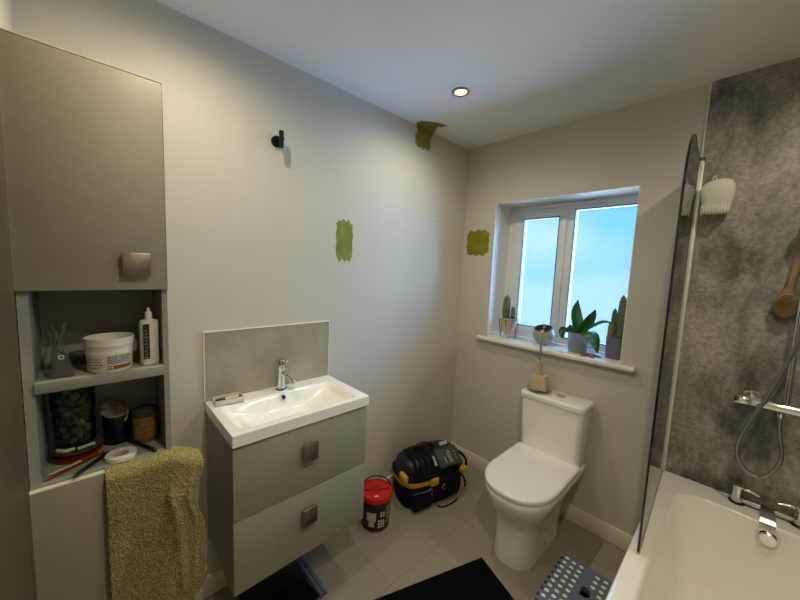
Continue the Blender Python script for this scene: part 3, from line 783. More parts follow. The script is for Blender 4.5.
px, py = .632, .085
t = thing('round_plant_pot', 'tilted round pale pot with dark rim and little seedling on the sill', 'potted plant', (px, py, SZ))
M = Matrix.Rotation(math.radians(16), 3, 'X')
Mc = Vector((px, py, SZ+.070))
pr = [(.0, -.060)]+[(.068*math.cos(a), .068*math.sin(a)) for a in [math.radians(-66+ (38+66)*k/14) for k in range(15)]]+[(.049, .040), (.047, .010), (0, .0)]
obj('pot', lathe(BM(), pr, Mc, 40, M, False, False), m_potw, t)
obj('dark_rim', lathe(BM(), [(.0545, .0405), (.0560, .046), (.051, .049), (.047, .044), (.0465, .02)], Mc, 36, M, False, False), m_text, t)
obj('soil', lathe(BM(), [(0, .024), (.0472, .020)], Mc, 24, M, False, False), m_soil, t)
b = BM(); tube(b, [(px, py, SZ+.09), (px-.002, py-.004, SZ+.125), (px-.003, py-.005, SZ+.150)], .003, 8); tube(b, [(px, py-.004, SZ+.11), (px+.012, py-.008, SZ+.130)], .002, 8)
obj('seedling', b, pm('pale shoot', (206, 208, 186), .5), t)

px, py = .850, .068
t = thing('orchid', 'orchid with long arching green leaves in a clear bluish plastic pot', 'potted plant', (px, py, SZ))
obj('pot', lathe(BM(), [(0, .002), (.046, 0), (.050, .004), (.060, .115), (.063, .118), (.063, .123), (.058, .123), (.047, .008), (0, .008)], (px, py, SZ), 36, cap0=False, cap1=False), m_bluepot, t)
obj('bark', lathe(BM(), [(0, .012), (.026, .012), (.034, .07), (.040, .098), (0, .104)], (px, py, SZ), 20, cap0=False, cap1=False), pm('pale bark and roots', (140, 136, 140), .9, var=.4, vscale=60, bump=1, bscale=90), t)
def leaf(pts, w, th=.0022, roll=None):
    P = smooth_path(pts, 7); b = BM(); rings = []
    for i, p in enumerate(P):
        f = i/(len(P)-1); d = (P[min(i+1, len(P)-1)]-P[max(i-1, 0)]).normalized()
        side = (roll if roll is not None else Vector((1, 0, 0)));  side = (Vector(side) - d*Vector(side).dot(d)).normalized()
        nrm = side.cross(d).normalized()
        ww = w*(math.sin(PI*min(1, .10+.9*f)**.85)**.75 if f < .999 else .03)
        ww = max(ww, w*.12)
        ring = []
        for k in range(-6, 7): u = k/6; ring.append(p+side*ww*u+nrm*(abs(u)*ww*.28+th))
        for k in range(6, -7, -1): u = k/6; ring.append(p+side*ww*u+nrm*(abs(u)*ww*.28-th*(1-.6*abs(u))))
        rings.append(ring)
    return loft(b, rings)
base = Vector((px+.005, py-.003, SZ+.118))
cam_side = Vector((.69, .72, 0))
LV = [([base, base+Vector((-.020, 0, .07)), base+Vector((-.035, .01, .14)), base+Vector((-.030, .01, .20))], .032, (.8, .5, 0)),
      ([base, base+Vector((.030, 0, .06)), base+Vector((.055, .0, .11)), base+Vector((.075, -.005, .155))], .032, (.8, .5, .3)),
      ([base, base+Vector((.050, .0, .05)), base+Vector((.110, .01, .092)), base+Vector((.165, .01, .090))], .021, (.0, .9, .5)),
      ([base, base+Vector((.055, -.03, .022)), base+Vector((.100, -.055, -.012)), base+Vector((.125, -.065, -.085))], .040, (.75, .7, .35)),
      ([base, base+Vector((-.055, -.02, .018)), base+Vector((-.085, -.03, .0)), base+Vector((-.088, -.03, -.045))], .032, (.7, .7, .2)),
      ([base, base+Vector((-.03, -.02, .02)), base+Vector((-.05, -.035, .018)), base+Vector((-.06, -.045, .0))], .022, (.7, .7, 0))]
for pts, w, rl in LV: obj('leaf', leaf(pts, w, roll=rl), m_leaf, t, angle=60)
b = BM(); tube(b, [base+Vector((-.02, -.02, -.01)), base+Vector((-.08, -.04, .01)), base+Vector((-.10, -.05, -.03)), base+Vector((-.12, -.05, -.035))], .0022, 8)
tube(b, [base+Vector((.03, -.03, 0)), base+Vector((.05, -.06, -.03)), base+Vector((.07, -.065, -.06)), base+Vector((.12, -.075, -.05))], .0022, 8); tube(b, [base+Vector((.065, -.065, -.06)), base+Vector((.068, -.07, -.10))], .002, 8)
obj('aerial_root', b, pm('pale root', (150, 158, 140), .6), t)

px, py = 1.042, .100
t = thing('lilac_pot_cactus', 'three tall pale edged cacti in a translucent lilac pot by the window edge', 'potted plant', (px-.004, py, SZ))
px -= .004
obj('pot', lathe(BM(), [(0, .002), (.040, 0), (.043, .004), (.047, .118), (.049, .122), (.045, .122), (.041, .008), (0, .008)], (px, py, SZ), 32, cap0=False, cap1=False), m_lilac, t)
obj('soil', lathe(BM(), [(0, .01), (.038, .012), (.042, .105), (0, .108)], (px, py, SZ), 24, cap0=False, cap1=False), pm('lilac grey soil', (96, 78, 84), .9, var=.3, vscale=60), t)
for (dx, dy, h, r, s, mt) in ((.014, .012, .270, .0185, 5, m_cactus), (-.020, .010, .190, .0135, 6, m_cactus), (-.026, -.016, .115, .0130, 7, m_cactus2)):
    b = cactus(BM(), (px+dx, py+dy, SZ+.10), h, r, 10); spines(b, (px+dx, py+dy, SZ+.10), h, r*1.05, 110, s)
    obj('cactus_stem', b, mt, t)
# starfish
b = BM(); n = 5; c = Vector((.930, .020, SZ)); out = []; m = 50
rings = []
for f in (1, .92, .55, .12):
    rg = []
    for i in range(m):
        a = 2*PI*i/m; star = .5+.5*math.cos(5*a); r = (.018+.050*star**2.2)*f
        rg.append(c+Vector((r*math.cos(a+.4), r*math.sin(a+.4)*.9, {1: 0, .92: .005, .55: .013, .12: .018}[f])))
    rings.append(rg)
loft(b, rings)
tag(obj('starfish', b, m_star), 'brown dried starfish on the sill in front of the orchid', 'starfish')

# ------------------------------------------------------------------ floor things
# bathroom scales
t = thing('bathroom_scales', 'black glass bathroom scales with a metal edge under the vanity unit', 'scales', (.20, -1.52, 0))
obj('glass_plate', rbox(BM(), (.05, -1.672, .012), (.352, -1.402, .022), .002), m_blackglass, t)
obj('edge_bar', rbox(rbox(BM(), (.05, -1.400, .004), (.352, -1.384, .024), .002), (.05, -1.380, .004), (.352, -1.362, .020), .002), pm('grey edge bar', (120, 124, 132), .35, metal=.5), t)
b = BM()
for x in (.08, .32):
    for y in (-1.65, -1.42): disc_at(b, (x, y, 0), .014, .012, 'z', 16)
obj('foot', b, m_bplast, t)
# black mat
ang = math.atan2(-.564+.0, -.198)  # direction of long side
t = None
c = Vector((.717, -.655, 0)); d1v = Vector((-.335, -.942, 0)); d2v = Vector((.942, -.335, 0))
b = BM(); nu, nv = 100, 60; Lm, Wm = .80, .345
def mz(u, v):
    e = min(u, 1-u)*Lm; e2 = min(v, 1-v)*Wm; e = min(e, e2)
    return .012*min(1, (e/.006)) ** .5 if e < .006 else .012
V = [[b.verts.new(c+d1v*Lm*i/nu+d2v*Wm*j/nv+Vector((0, 0, .002+mz(i/nu, j/nv)+random.uniform(0, .0012)))) for j in range(nv+1)] for i in range(nu+1)]
for i in range(nu):
    for j in range(nv): b.faces.new((V[i][j], V[i+1][j], V[i+1][j+1], V[i][j+1]))
per = [V[i][0] for i in range(nu)]+[V[nu][j] for j in range(nv)]+[V[i][nv] for i in range(nu, 0, -1)]+[V[0][j] for j in range(nv, 0, -1)]
low = [b.verts.new((v.co.x, v.co.y, .0005)) for v in per]
for i in range(len(per)):
    j = (i+1) % len(per); b.faces.new((per[i], per[j], low[j], low[i]))
b.faces.new(low)
tag(obj('bath_mat', b, m_mat), 'black towelling bath mat on the floor in front of the toilet', 'mat')

# bucket
c = Vector((.158, -.925, 0))
t = thing('paint_bucket', 'black printed bucket with red lid and wire handle beside the vanity', 'bucket', c)
obj('bucket_body', lathe(BM(), [(0, 0), (.078, 0), (.082, .004), (.088, .170), (.090, .172), (.090, .190), (.088, .192), (0, .192)], c, 44, cap0=False, cap1=False), m_bplast, t)
l = obj('lid', lathe(BM(), [(.094, .176), (.096, .178), (.096, .200), (.093, .206), (.088, .207), (.085, .201), (0, .203)], c, 44, cap1=False), m_red, t)
a = math.radians(28); b = BM()
rbox(b, (-.078, -.003, .2025), (.078, .003, .2065), .001, 1, Matrix.Translation(c) @ Matrix.Rotation(math.radians(58), 4, 'Z'))
n = 24; rg = [[Vector((c.x+(.022+.0015*math.cos(v))*math.cos(2*PI*u/n), c.y+(.022+.0015*math.cos(v))*math.sin(2*PI*u/n), .2035+.002*math.sin(v))) for v in [2*PI*q/6 for q in range(6)]] for u in range(n)]; rg.append(rg[0]); loft(b, rg, cap0=False, cap1=False)
obj('lid_seam', b, m_darkred, l)
rv = Matrix.Rotation(math.radians(60), 3, 'Z')
pts = [c+rv@Vector((.098*math.cos(q), .050*math.sin(q), .180+.075*math.sin(q))) for q in [PI*k/12 for k in range(13)]]
obj('handle', tube(BM(), pts, .0042, 10, 3), m_bplast, t)
b = BM(); rbox(b, (-.012, -.006, 0), (.012, .006, .0008), 0, 1, Matrix.Translation(c+Vector((.048, -.038, .2042))) @ Matrix.Rotation(math.radians(60), 4, 'Z'))
obj('white_sticker', b, m_white, l, flat=True)
R_ = .0868
obj('red_base_band', wrap(BM(), c, .0838, -130, 60, .004, .014, 30), m_darkred, t)
b = wrap(BM(), c, R_+.0012, -75, -38, .07, .12, 10); wrap(b, c, R_, -66, -44, .035, .072, 8); obj('pale_print', b, m_paper, t)
b = BM()
for r in range(3):
    for q in range(3): wrap(b, c, R_+.0005, -30+q*9, -24+q*9, .030+r*.017, .042+r*.017, 3)
for q in range(2): wrap(b, c, R_+.0015, -22+q*10, -15+q*10, .095, .106, 3); wrap(b, c, R_+.0018, -22+q*10, -15+q*10, .112, .122, 3)
obj('print_grid', b, m_white, t)
b = wrap(BM(), c, R_+.0012, 2, 27, .050, .142, 8); obj('label_panel', b, m_paper, t)
b = wrap(BM(), c, R_+.0018, 3.5, 25.5, .054, .138, 8); obj('label_field', b, m_bplast, t)
b = wrap(BM(), c, R_+.0024, 8, 20, .058, .133, 8); obj('lime_print', b, m_lime, t)
b = wrap(BM(), c, R_+.003, 11, 17, .080, .095, 3); wrap(b, c, R_+.003, 13, 20, .110, .120, 3); wrap(b, c, R_+.003, 8, 14, .062, .07, 3); obj('dark_print', b, m_bplast, t)
b = wrap(BM(), c, .0912, -40, 10, .155, .168, 10); obj('top_print', b, m_slate, t)

# tool bag ----------------------------------------------------------
c = Vector((.182, -.50, 0)); RZ = math.radians(-14)
t = thing('tool_bag', 'black and yellow canvas tool bag with zipped top in the room corner', 'bag', c, RZ); t.scale = (.92, 1.0, 1.02)
# local: x toward the room (short), y long
def se(hx, hy, z, e=3.4, cx=0, cy=0, n=48, jit=0, seed=0):
    rnd = random.Random(seed); out = []
    for i in range(n):
        a = 2*PI*i/n; ca, sa = math.cos(a), math.sin(a); k = 1+jit*math.sin(a*5+seed)+jit*.6*math.sin(a*9+seed*2)
        out.append((cx+k*hx*math.copysign(abs(ca)**(2/e), ca), cy+k*hy*math.copysign(abs(sa)**(2/e), sa), z))
    return out
b = loft(BM(), [se(.115, .200, .0, jit=.01), se(.128, .215, .012, jit=.015, seed=1), se(.138, .226, .06, jit=.02, seed=1), se(.142, .232, .11, jit=.02, seed=2), se(.140, .232, .150, jit=.012, seed=2)])
obj('lower_body', b, m_bagblack, t, world=False, angle=60)
b = loft(BM(), [se(.140, .232, .148), se(.142, .234, .156), se(.142, .234, .178), se(.138, .230, .184)])
obj('yellow_band', b, m_bagyellow, t, world=False, angle=60)
rings = [se(.143, .236, .180, 3.2), se(.149, .242, .188, 3.2), se(.149, .242, .208, 3.2), se(.141, .234, .220, 3.2)]
obj('zip_rim', loft(BM(), rings), m_bagblack, t, world=False, angle=60)
rings = [se(.138, .230, .218, 2.8), se(.136, .228, .242, 2.9), se(.126, .216, .272, 2.9), se(.106, .190, .292, 2.8), se(.070, .140, .302, 2.6), se(.02, .05, .305, 2.2)]
obj('top_flap', loft(BM(), rings), m_bagblue, t, world=False, angle=60)
# ribbed webbing on flap's near end
b = BM()
for y in (-.17, -.13, -.09, -.05):
    pts = [(.14, y, .224), (.133, y, .252), (.112, y*.98, .284), (.06, y*.96, .303), (0, y*.94, .308), (-.06, y*.92, .304)]
    P = smooth_path(pts, 4); rg = []
    for p in P: rg.append([p+Vector((0, -.011, .001)), p+Vector((0, .011, .001)), p+Vector((0, .011, .006)), p+Vector((0, -.011, .006))])
    loft(b, rg)
obj('webbing', b, m_bagblack, t, world=False)
# pouch on flap
pz = Matrix.Translation((.098, .085, .268)) @ Matrix.Rotation(math.radians(-2), 4, 'Z') @ Matrix.Rotation(math.radians(33), 4, 'Y')
b = rbox(BM(), (-.065, -.085, .0), (.065, .085, .026), .010, 3, pz)
p = obj('flap_pouch', b, m_baggrey, t, world=False)
b = BM()
for q, (y, l0, l1) in enumerate(((-.03, .0, .045), (.0, -.035, .045), (.014, -.04, .048))): rbox(b, (l0, y-.0025, .026), (l1, y+.0025, .0268), 0, 1, pz)
for q in range(3): rbox(b, (-.02+.022*q, .05, .026), (-.014+.022*q, .058, .0268), 0, 1, pz)
obj('pouch_print', b, m_paper, p, world=False, flat=True)
pz2 = Matrix.Translation((.112, -.022, .280)) @ Matrix.Rotation(math.radians(38), 4, 'Y')
b = BM(); rbox(b, (-.030, -.008, .0), (.032, .004, .006), .001, 1, pz2); rbox(b, (.008, -.012, .0), (.032, .006, .0065), .001, 1, pz2); obj('flap_patch', rbox(BM(), (-.10, .07, .015), (-.075, .13, .022), .002, 1, pz2), pm('silver print', (170, 172, 176), .4), t, world=False)
obj('flap_print', b, pm('silver print', (170, 172, 176), .4), p if False else t, world=False, flat=True)
# carry handle on top
b = tube(BM(), [(-.02, -.115, .285), (-.015, -.09, .325), (-.01, -.03, .338), (-.01, .02, .322), (-.01, .045, .292)], .008, 10)
h = obj('carry_handle', b, m_bagblack, t, world=False)
b = tube(BM(), [(-.012, -.085, .331), (-.01, -.045, .340), (-.01, -.01, .334)], .016, 14); obj('grip', b, pm('dark brown grip', (38, 22, 22), .7), h, world=False)
# front pockets, yellow panels, buckles
b = BM()
rbox(b, (.120, -.01, .045), (.160, .165, .188), .018, 3); obj('front_pocket', b, m_bagblack, t, world=False)
b = BM(); rbox(b, (.110, -.20, .02), (.165, -.05, .135), .022, 3); obj('side_pocket', b, m_bagblack, t, world=False)
b = BM(); rbox(b, (.118, -.070, .140), (.158, -.005, .192), .012, 3); obj('yellow_panel', b, m_bagyellow, t, world=False)
b = BM(); rbox(b, (.10, .168, .150), (.148, .232, .194), .012, 3); obj('yellow_panel', b, m_bagyellow, t, world=False)
b = BM(); rbox(b, (.04, -.245, .19), (.12, -.215, .235), .010, 3); obj('yellow_panel', b, m_bagyellow, t, world=False)
def ringm(b, cc, R, r, ax=0):
    n = 20; rg = []
    for u in range(n):
        A = 2*PI*u/n; rg.append([Vector(cc)+Vector((r*math.sin(v), (R+r*math.cos(v))*math.cos(A), (R+r*math.cos(v))*math.sin(A))) for v in [2*PI*q/6 for q in range(6)]])
    rg.append(rg[0]); loft(b, rg, cap0=False, cap1=False)
b = BM(); ringm(b, (.166, .028, .125), .016, .0025); obj('metal_ring', b, m_chrome, t, world=False)
b = BM(); ringm(b, (.160, -.075, .125), .012, .0025)
tube(b, [(.162, -.075, .112), (.172, -.070, .098)], .003, 8, smooth=False)
obj('snap_hook', b, m_chrome, t, world=False)
obj('pocket_zip', tube(BM(), [(.158, -.20, .136), (.170, -.13, .138), (.160, -.08, .134)], .002, 8), m_chrome, t, world=False)
b = BM()
for y in (.045, .145): tube(b, [(.158, y, .190), (.172, y, .150), (.168, y+.002, .09), (.150, y, .04)], .007, 8)
tube(b, [(.15, .145, .185), (.165, .18, .15), (.165, .20, .10), (.15, .21, .06)], .006, 8)
tube(b, [(-.04, .232, .215), (.02, .262, .22), (.09, .258, .205), (.12, .235, .18)], .009, 8)
tube(b, [(.16, -.02, .01), (.185, .02, .006), (.18, .10, .006), (.165, .14, .01)], .004, 8)  # loop on the floor stands in for a cast shadow; the other tubes are straps
obj('strap_and_shadow_loop', b, m_bagblack, t, world=False)

# step stool --------------------------------------------------------
x0, x1, y0, y1, zt = 1.062, 1.318, -.835, -.520, .200
t = thing('step_stool', 'grey plastic folding step stool with white grip dots beside the bath', 'stool', ((x0+x1)/2, (y0+y1)/2, 0))
b = BM()
hx, hy, hr = 1.19, -.66, .026
# top plate with a D-shaped hole: grid of cells, skipping the hole cells
NX, NY = 64, 78
def hole(x, y): return (x-hx)**2+(y-hy)**2 < hr**2 and x > hx-.012
G = {}
def gv(i, j, z):
    k = (i, j, z)
    if k not in G: G[k] = b.verts.new((x0+(x1-x0)*i/NX, y0+(y1-y0)*j/NY, z))
    return G[k]
solid = [[not hole(x0+(x1-x0)*(i+.5)/NX, y0+(y1-y0)*(j+.5)/NY) for j in range(NY)] for i in range(NX)]
za, zb = zt, zt-.022
for i in range(NX):
    for j in range(NY):
        if not solid[i][j]: continue
        b.faces.new((gv(i, j, za), gv(i+1, j, za), gv(i+1, j+1, za), gv(i, j+1, za)))
        b.faces.new((gv(i, j+1, zb), gv(i+1, j+1, zb), gv(i+1, j, zb), gv(i, j, zb)))
        for di, dj, p, q in ((-1, 0, (i, j), (i, j+1)), (1, 0, (i+1, j+1), (i+1, j)), (0, -1, (i+1, j), (i, j)), (0, 1, (i, j+1), (i+1, j+1))):
            I, J = i+di, j+dj
            if not (0 <= I < NX and 0 <= J < NY) or not solid[I][J]:
                b.faces.new((gv(*p, za), gv(*q, za), gv(*q, zb), gv(*p, zb)))
tp = obj('top_plate', b, m_grey_pl, t, flat=True)
b = BM()
for i, x in enumerate((.022, .052, .082, .148, .178, .208, .235)):
    for k in range(11):
        X_, Y_ = x0+x, y1-.024-k*.0325-(.0 if i % 2 == 0 else .004)
        if (X_-hx)**2+(Y_-hy)**2 < .045**2 or Y_ < y0+.01: continue
        obj('grip_dot', lathe(BM(), [(.0092, 0), (.0092, .0008), (.0078, .0014), (0, .0015)], (X_, Y_, zt), 14, Matrix.Diagonal((1, .78, 1)), True, False), m_white, tp)
b = BM()
for k in range(8):
    for X_ in (x0-.001, x1-.009): rbox(b, (X_, y1-.035-k*.036-.012, zt-.006), (X_+.010, y1-.035-k*.036, zt+.0012))
obj('edge_slot_pattern', b, m_bplast, tp, flat=True)
def legp(y):
    b = BM(); o = [(x0+.004, 0), (x0+.05, 0), (x0+.06, .05), (x1-.06, .05), (x1-.05, 0), (x1-.004, 0), (x1-.018, zb), (x0+.018, zb)]
    prism(b, [(p[0], p[1]) for p in o], y-.008, y+.008, 'y'); return b
for y in (y0+.02, y1-.02): obj('leg_panel', legp(y), m_bplast, t, flat=True)
for x in (x0+.02, x1-.02): obj('side_panel', rbox(BM(), (x-.005, y0+.03, .03), (x+.005, y1-.03, zb), .002), m_bplast, t)

# ------------------------------------------------------------------ bath
RZB = .536; bx0, bx1, by0, by1 = 1.326, XR-.013, -1.70, -.013
t = thing('bathtub', 'white fitted bathtub with a wide rim against the grey shower wall', 'bath', ((bx0+bx1)/2, -.85, 0))
b = BM()
def inner(z_, dx, dyf, dyn, r): return rrect(bx0+.064+dx, bx1-.064-dx, by0+.10+dyn, -.150-dyf, z_, r, 10)
outer = rrect(bx0, bx1, by0, by1, RZB-.035, .003, 10)
rings = [outer, rrect(bx0, bx1, by0, by1, RZB-.006, .003, 10), rrect(bx0+.003, bx1-.003, by0+.003, by1-.001, RZB-.0008, .004, 10), rrect(bx0+.008, bx1-.008, by0+.008, by1-.002, RZB, .006, 10), rrect(bx0+.012, bx1-.012, by0+.012, by1-.006, RZB, .008, 10),
         inner(RZB, -.012, -.012, -.012, .14), inner(RZB-.0004, -.006, -.006, -.006, .135), inner(RZB-.004, 0, 0, 0, .13), inner(RZB-.012, .004, .003, .006, .13), inner(.45, .016, .012, .03, .125), inner(.30, .038, .030, .09, .12), inner(.19, .060, .050, .16, .12), inner(.150, .085, .075, .20, .11), inner(.140, .12, .12, .25, .09)]
loft(b, rings, cap0=False)
obj('tub', b, m_bathm, t, angle=60)
obj('side_panel', rbox(BM(), (1.334, by0, .0), (1.346, by1-.004, .503), .002), m_white, t)
# overflow with plug
M = Matrix.Rotation(math.radians(84), 3, 'X')
t2 = lathe(BM(), [(.0, .020), (.022, .020), (.026, .016), (.027, .0), (.034, -.001), (.035, -.005)], (1.684, -.162, .486), 32, M, False, False)
obj('overflow_cap', t2, m_chrome, t)
# bath taps
def bx(b, lo, hi, bev=.002): rbox(b, lo, hi, bev, 2); return b
t = thing('bath_mixer_tap', 'chrome deck bath mixer with two facing levers on the bath rim', 'tap', (1.678, -.060, RZB))
b = BM()
for x in (1.590, 1.766): lathe(b, [(.026, 0), (.027, .004), (.025, .008), (0, .008)], (x, -.062, RZB), 28, cap1=False)
obj('base_seal', b, m_bplast, t)
for x, s in ((1.590, 1), (1.766, -1)):
    p = obj('tap_pillar', lathe(BM(), [(.020, .008), (.019, .06), (.020, .075), (.0195, .080), (0, .081)], (x, -.062, RZB), 28, cap1=False), m_chrome, t)
    b = BM(); tube(b, [(x, -.062, RZB+.066), (x+s*.03, -.064, RZB+.070), (x+s*.062, -.068, RZB+.064)], lambda u: .009-.004*u, 12); obj('lever', b, m_chrome, p)
obj('bridge', bx(BM(), (1.606, -.074, RZB+.012), (1.750, -.050, RZB+.030)), m_chrome, t)
b = BM(); lo = [(-.020, .0), (.020, .0)]
P = smooth_path([(1.678, -.064, RZB+.026), (1.678, -.105, RZB+.026), (1.678, -.140, RZB+.016), (1.678, -.160, RZB+.000)], 6)
rg = []
for i, p in enumerate(P):
    w = .019+.004*i/len(P); rg.append([p+Vector((-w, 0, -.005)), p+Vector((w, 0, -.005)), p+Vector((w, 0, .005)), p+Vector((-w, 0, .005))])
loft(b, rg); obj('spout', b, pm('satin chrome', (150, 150, 148), .3, metal=1), t)
# shower valve + riser + hose
t = thing('shower_valve', 'chrome bar shower valve mounted on the grey concrete panel', 'shower valve', (1.68, -.012, 1.0))
for x in (1.590, 1.770):
    b = BM(); disc_at(b, (x, -.030, 1.003), .034, .018, 'y', 30); disc_at(b, (x, -.072, 1.0), .014, .050, 'y', 20)
    obj('wall_elbow', b, m_chrome, t)
Mx = Matrix.Rotation(PI/2, 3, 'Y')
obj('valve_bar', lathe(BM(), [(.0, 0), (.019, 0), (.0195, .18), (0, .18)], (1.590, -.082, 1.0), 28, Mx), m_chrome, t)
for x in (1.536, 1.775): obj('dial', lathe(BM(), [(0, 0), (.0185, 0), (.0205, .004), (.0205, .044), (.0185, .048), (0, .048)], (x, -.082, 1.0), 28, Mx), m_chrome, t)
obj('hose_outlet', lathe(BM(), [(.010, -.020), (.012, -.016), (.012, 0), (0, 0)], (1.672, -.082, .982), 20), m_chrome, t)
t = thing('shower_riser', 'tall chrome shower riser rail rising from the bar valve', 'shower rail', (1.684, -.070, 1.02))
obj('rail', tube(BM(), [(1.682, -.070, 1.018), (1.679, -.070, 2.05)], .0105, 16, smooth=False), m_chrome, t)
b = BM()
for z in (2.02,): tube(b, [(1.679, -.070, z), (1.679, -.012, z)], .011, 14, smooth=False)
obj('wall_bracket', b, m_chrome, t)
b = BM(); lathe(b, [(.016, 0), (.016, .03), (0, .03)], (1.680, -.070, 1.62), 20); tube(b, [(1.68, -.07, 1.635), (1.70, -.11, 1.64)], .010, 12, smooth=False)
obj('slider', b, m_chrome, t)
b = BM()
hp = [(1.672, -.082, .962), (1.676, -.088, .90), (1.690, -.100, .80), (1.665, -.112, .725), (1.635, -.118, .700), (1.590, -.120, .725), (1.566, -.120, .790), (1.575, -.120, .870), (1.615, -.118, 1.00), (1.660, -.120, 1.17), (1.690, -.124, 1.33), (1.708, -.125, 1.48), (1.712, -.122, 1.62)]
P = smooth_path(hp, 26); rg = []
tube(b, P, lambda u: .0068+.0006*math.sin(u*len(P)*1.6), 10, smooth=False)
tag(obj('shower_hose', b, pm('flexible steel hose', (160, 160, 156), .3, metal=1)), 'looped silver shower hose hanging in front of the concrete panel', 'hose')
t = thing('shower_handset', 'chrome shower handset held on the riser rail slider', 'shower head', (1.71, -.12, 1.62))
obj('grip', tube(BM(), [(1.712, -.122, 1.61), (1.712, -.125, 1.70), (1.712, -.150, 1.80)], .012, 14), m_chrome, t)
obj('spray_head', lathe(BM(), [(0, 0), (.05, .0), (.052, .006), (.03, .022), (0, .026)], (1.712, -.165, 1.80), 30, Matrix.Rotation(math.radians(25), 3, 'X'), False, False), m_chrome, t)
# back brush
t = thing('bath_brush', 'wooden bath brush with an oval bristle head hanging on the shower wall', 'brush', (1.645, -.05, 1.35))
b = BM(); out = []
Rb = Matrix.Translation((1.641, -.048, 1.412)) @ Matrix.Rotation(math.radians(2), 4, 'Y')
n = 40; prof = []
for i in range(n):
    a = 2*PI*i/n; prof.append((.034*math.cos(a), .052*math.sin(a)))
hd = loft(BM(), [[Rb @ Vector((x*.88, .009, z*.92)) for x, z in prof], [Rb @ Vector((x, .004, z)) for x, z in prof], [Rb @ Vector((x, -.006, z)) for x, z in prof], [Rb @ Vector((x*.9, -.010, z*.92)) for x, z in prof]])
hdm = obj('brush_head', hd, m_wood, t)
b = BM(); P = smooth_path([(1.641, -.048, 1.452), (1.647, -.048, 1.50), (1.654, -.048, 1.58), (1.662, -.046, 1.68), (1.668, -.044, 1.775)], 6); rg = []
for i, p in enumerate(P):
    f = i/(len(P)-1); w = .020-.011*min(1, f*4)+.005*f; rg.append([p+Vector((w*math.cos(2*PI*k/14), .007*math.sin(2*PI*k/14), 0)) for k in range(14)])
loft(b, rg); obj('handle', b, m_wood, t)
b = BM(); rnd = random.Random(9)
for i in range(-6, 7):
    for j in range(-9, 10):
        x, z = i*.0046+(.0023 if j % 2 else 0), j*.0048
        if (x/.027)**2+(z/.044)**2 < 1:
            p = Rb @ Vector((x, -.010, z)); q = Rb @ Vector((x*1.05, -.022, z*1.05)); tube(b, [p, q], .0014, 5, smooth=False)
obj('bristle_pattern', b, pm('straw bristle', (178, 158, 108), .7, var=.3, vscale=200), hdm)
obj('bristle_bed', loft(BM(), [[Rb @ Vector((x*.84, -.0102, z*.88)) for x, z in prof], [Rb @ Vector((x*.84, -.0112, z*.88)) for x, z in prof]]), pm('dark bed', (60, 44, 28), .8), hdm)
t = thing('brush_hook', 'small white hook holding the wooden bath brush', 'hook', (1.668, -.012, 1.79))
obj('hook_plate', rbox(BM(), (1.653, -.018, 1.775), (1.683, -.012, 1.812), .003), m_white, t)
obj('hook_arm', tube(BM(), [(1.668, -.016, 1.79), (1.668, -.045, 1.785), (1.668, -.055, 1.80)], .004, 8), m_white, t)
# shower basket (translucent, comb ridges at the bottom)
t = thing('shower_basket', 'translucent white plastic basket hung on the shower wall beside the glass screen', 'basket', (1.39, -.014, 1.80))
b = BM(); bxa, bxb, ya, yb = 1.341, 1.452, -.122, -.022
def bring(z, k, dx=0):
    return rrect(bxa+dx, bxb-dx*.6, ya+dx, yb, z, max(.006, .030*k))
rings = [bring(1.802, .6, .018), bring(1.825, .8, .012), bring(1.88, 1, .002), bring(1.905, 1, .0), bring(1.924, 1, .008), bring(1.938, 1, .022), bring(1.946, .8, .040)]
loft(b, rings, cap0=True, cap1=True)
obj('basket_shell', b, m_frost_pl, t)
b = BM()
for k in range(9): rbox(b, (bxa+.018+k*.0095, ya+.008, 1.796), (bxa+.0225+k*.0095, ya+.014, 1.832), .001, 1)
for k in range(8): rbox(b, (bxa+.008, ya+.02+k*.0095, 1.796), (bxa+.014, ya+.0245+k*.0095, 1.832), .001, 1)
obj('comb_rib', b, m_frost_pl, t)
obj('hanging_loop', tube(BM(), [(1.375, -.020, 1.93), (1.372, -.016, 1.965), (1.380, -.016, 1.975), (1.386, -.020, 1.93)], .002, 8), m_white, t)

# glass bath screen --------------------------------------------------
t = thing('bath_screen', 'clear glass bath screen with rounded top corner fixed to the far wall', 'shower screen', (1.322, -.02, RZB))
A = Vector((1.326, -.030, 0)); Bv = Vector((1.357, -.735, 0)); dd = (Bv-A); Ls = dd.length; dd.normalize(); nn = Vector((-dd.y, dd.x, 0))
zb0, zt0, rr = RZB+.012, 2.005, .22
out = [(0, zb0), (Ls, zb0), (Ls, zt0-rr)]+[(Ls-rr+rr*math.cos(a), zt0-rr+rr*math.sin(a)) for a in [PI/2*k/16 for k in range(1, 17)]]+[(0, zt0)]
b = BM(); th = .0028
loft(b, [[A+dd*s+Vector((0, 0, z))-nn*th for s, z in out], [A+dd*s+Vector((0, 0, z))+nn*th for s, z in out]])
obj('glass_leaf', b, m_glass, t, flat=True)
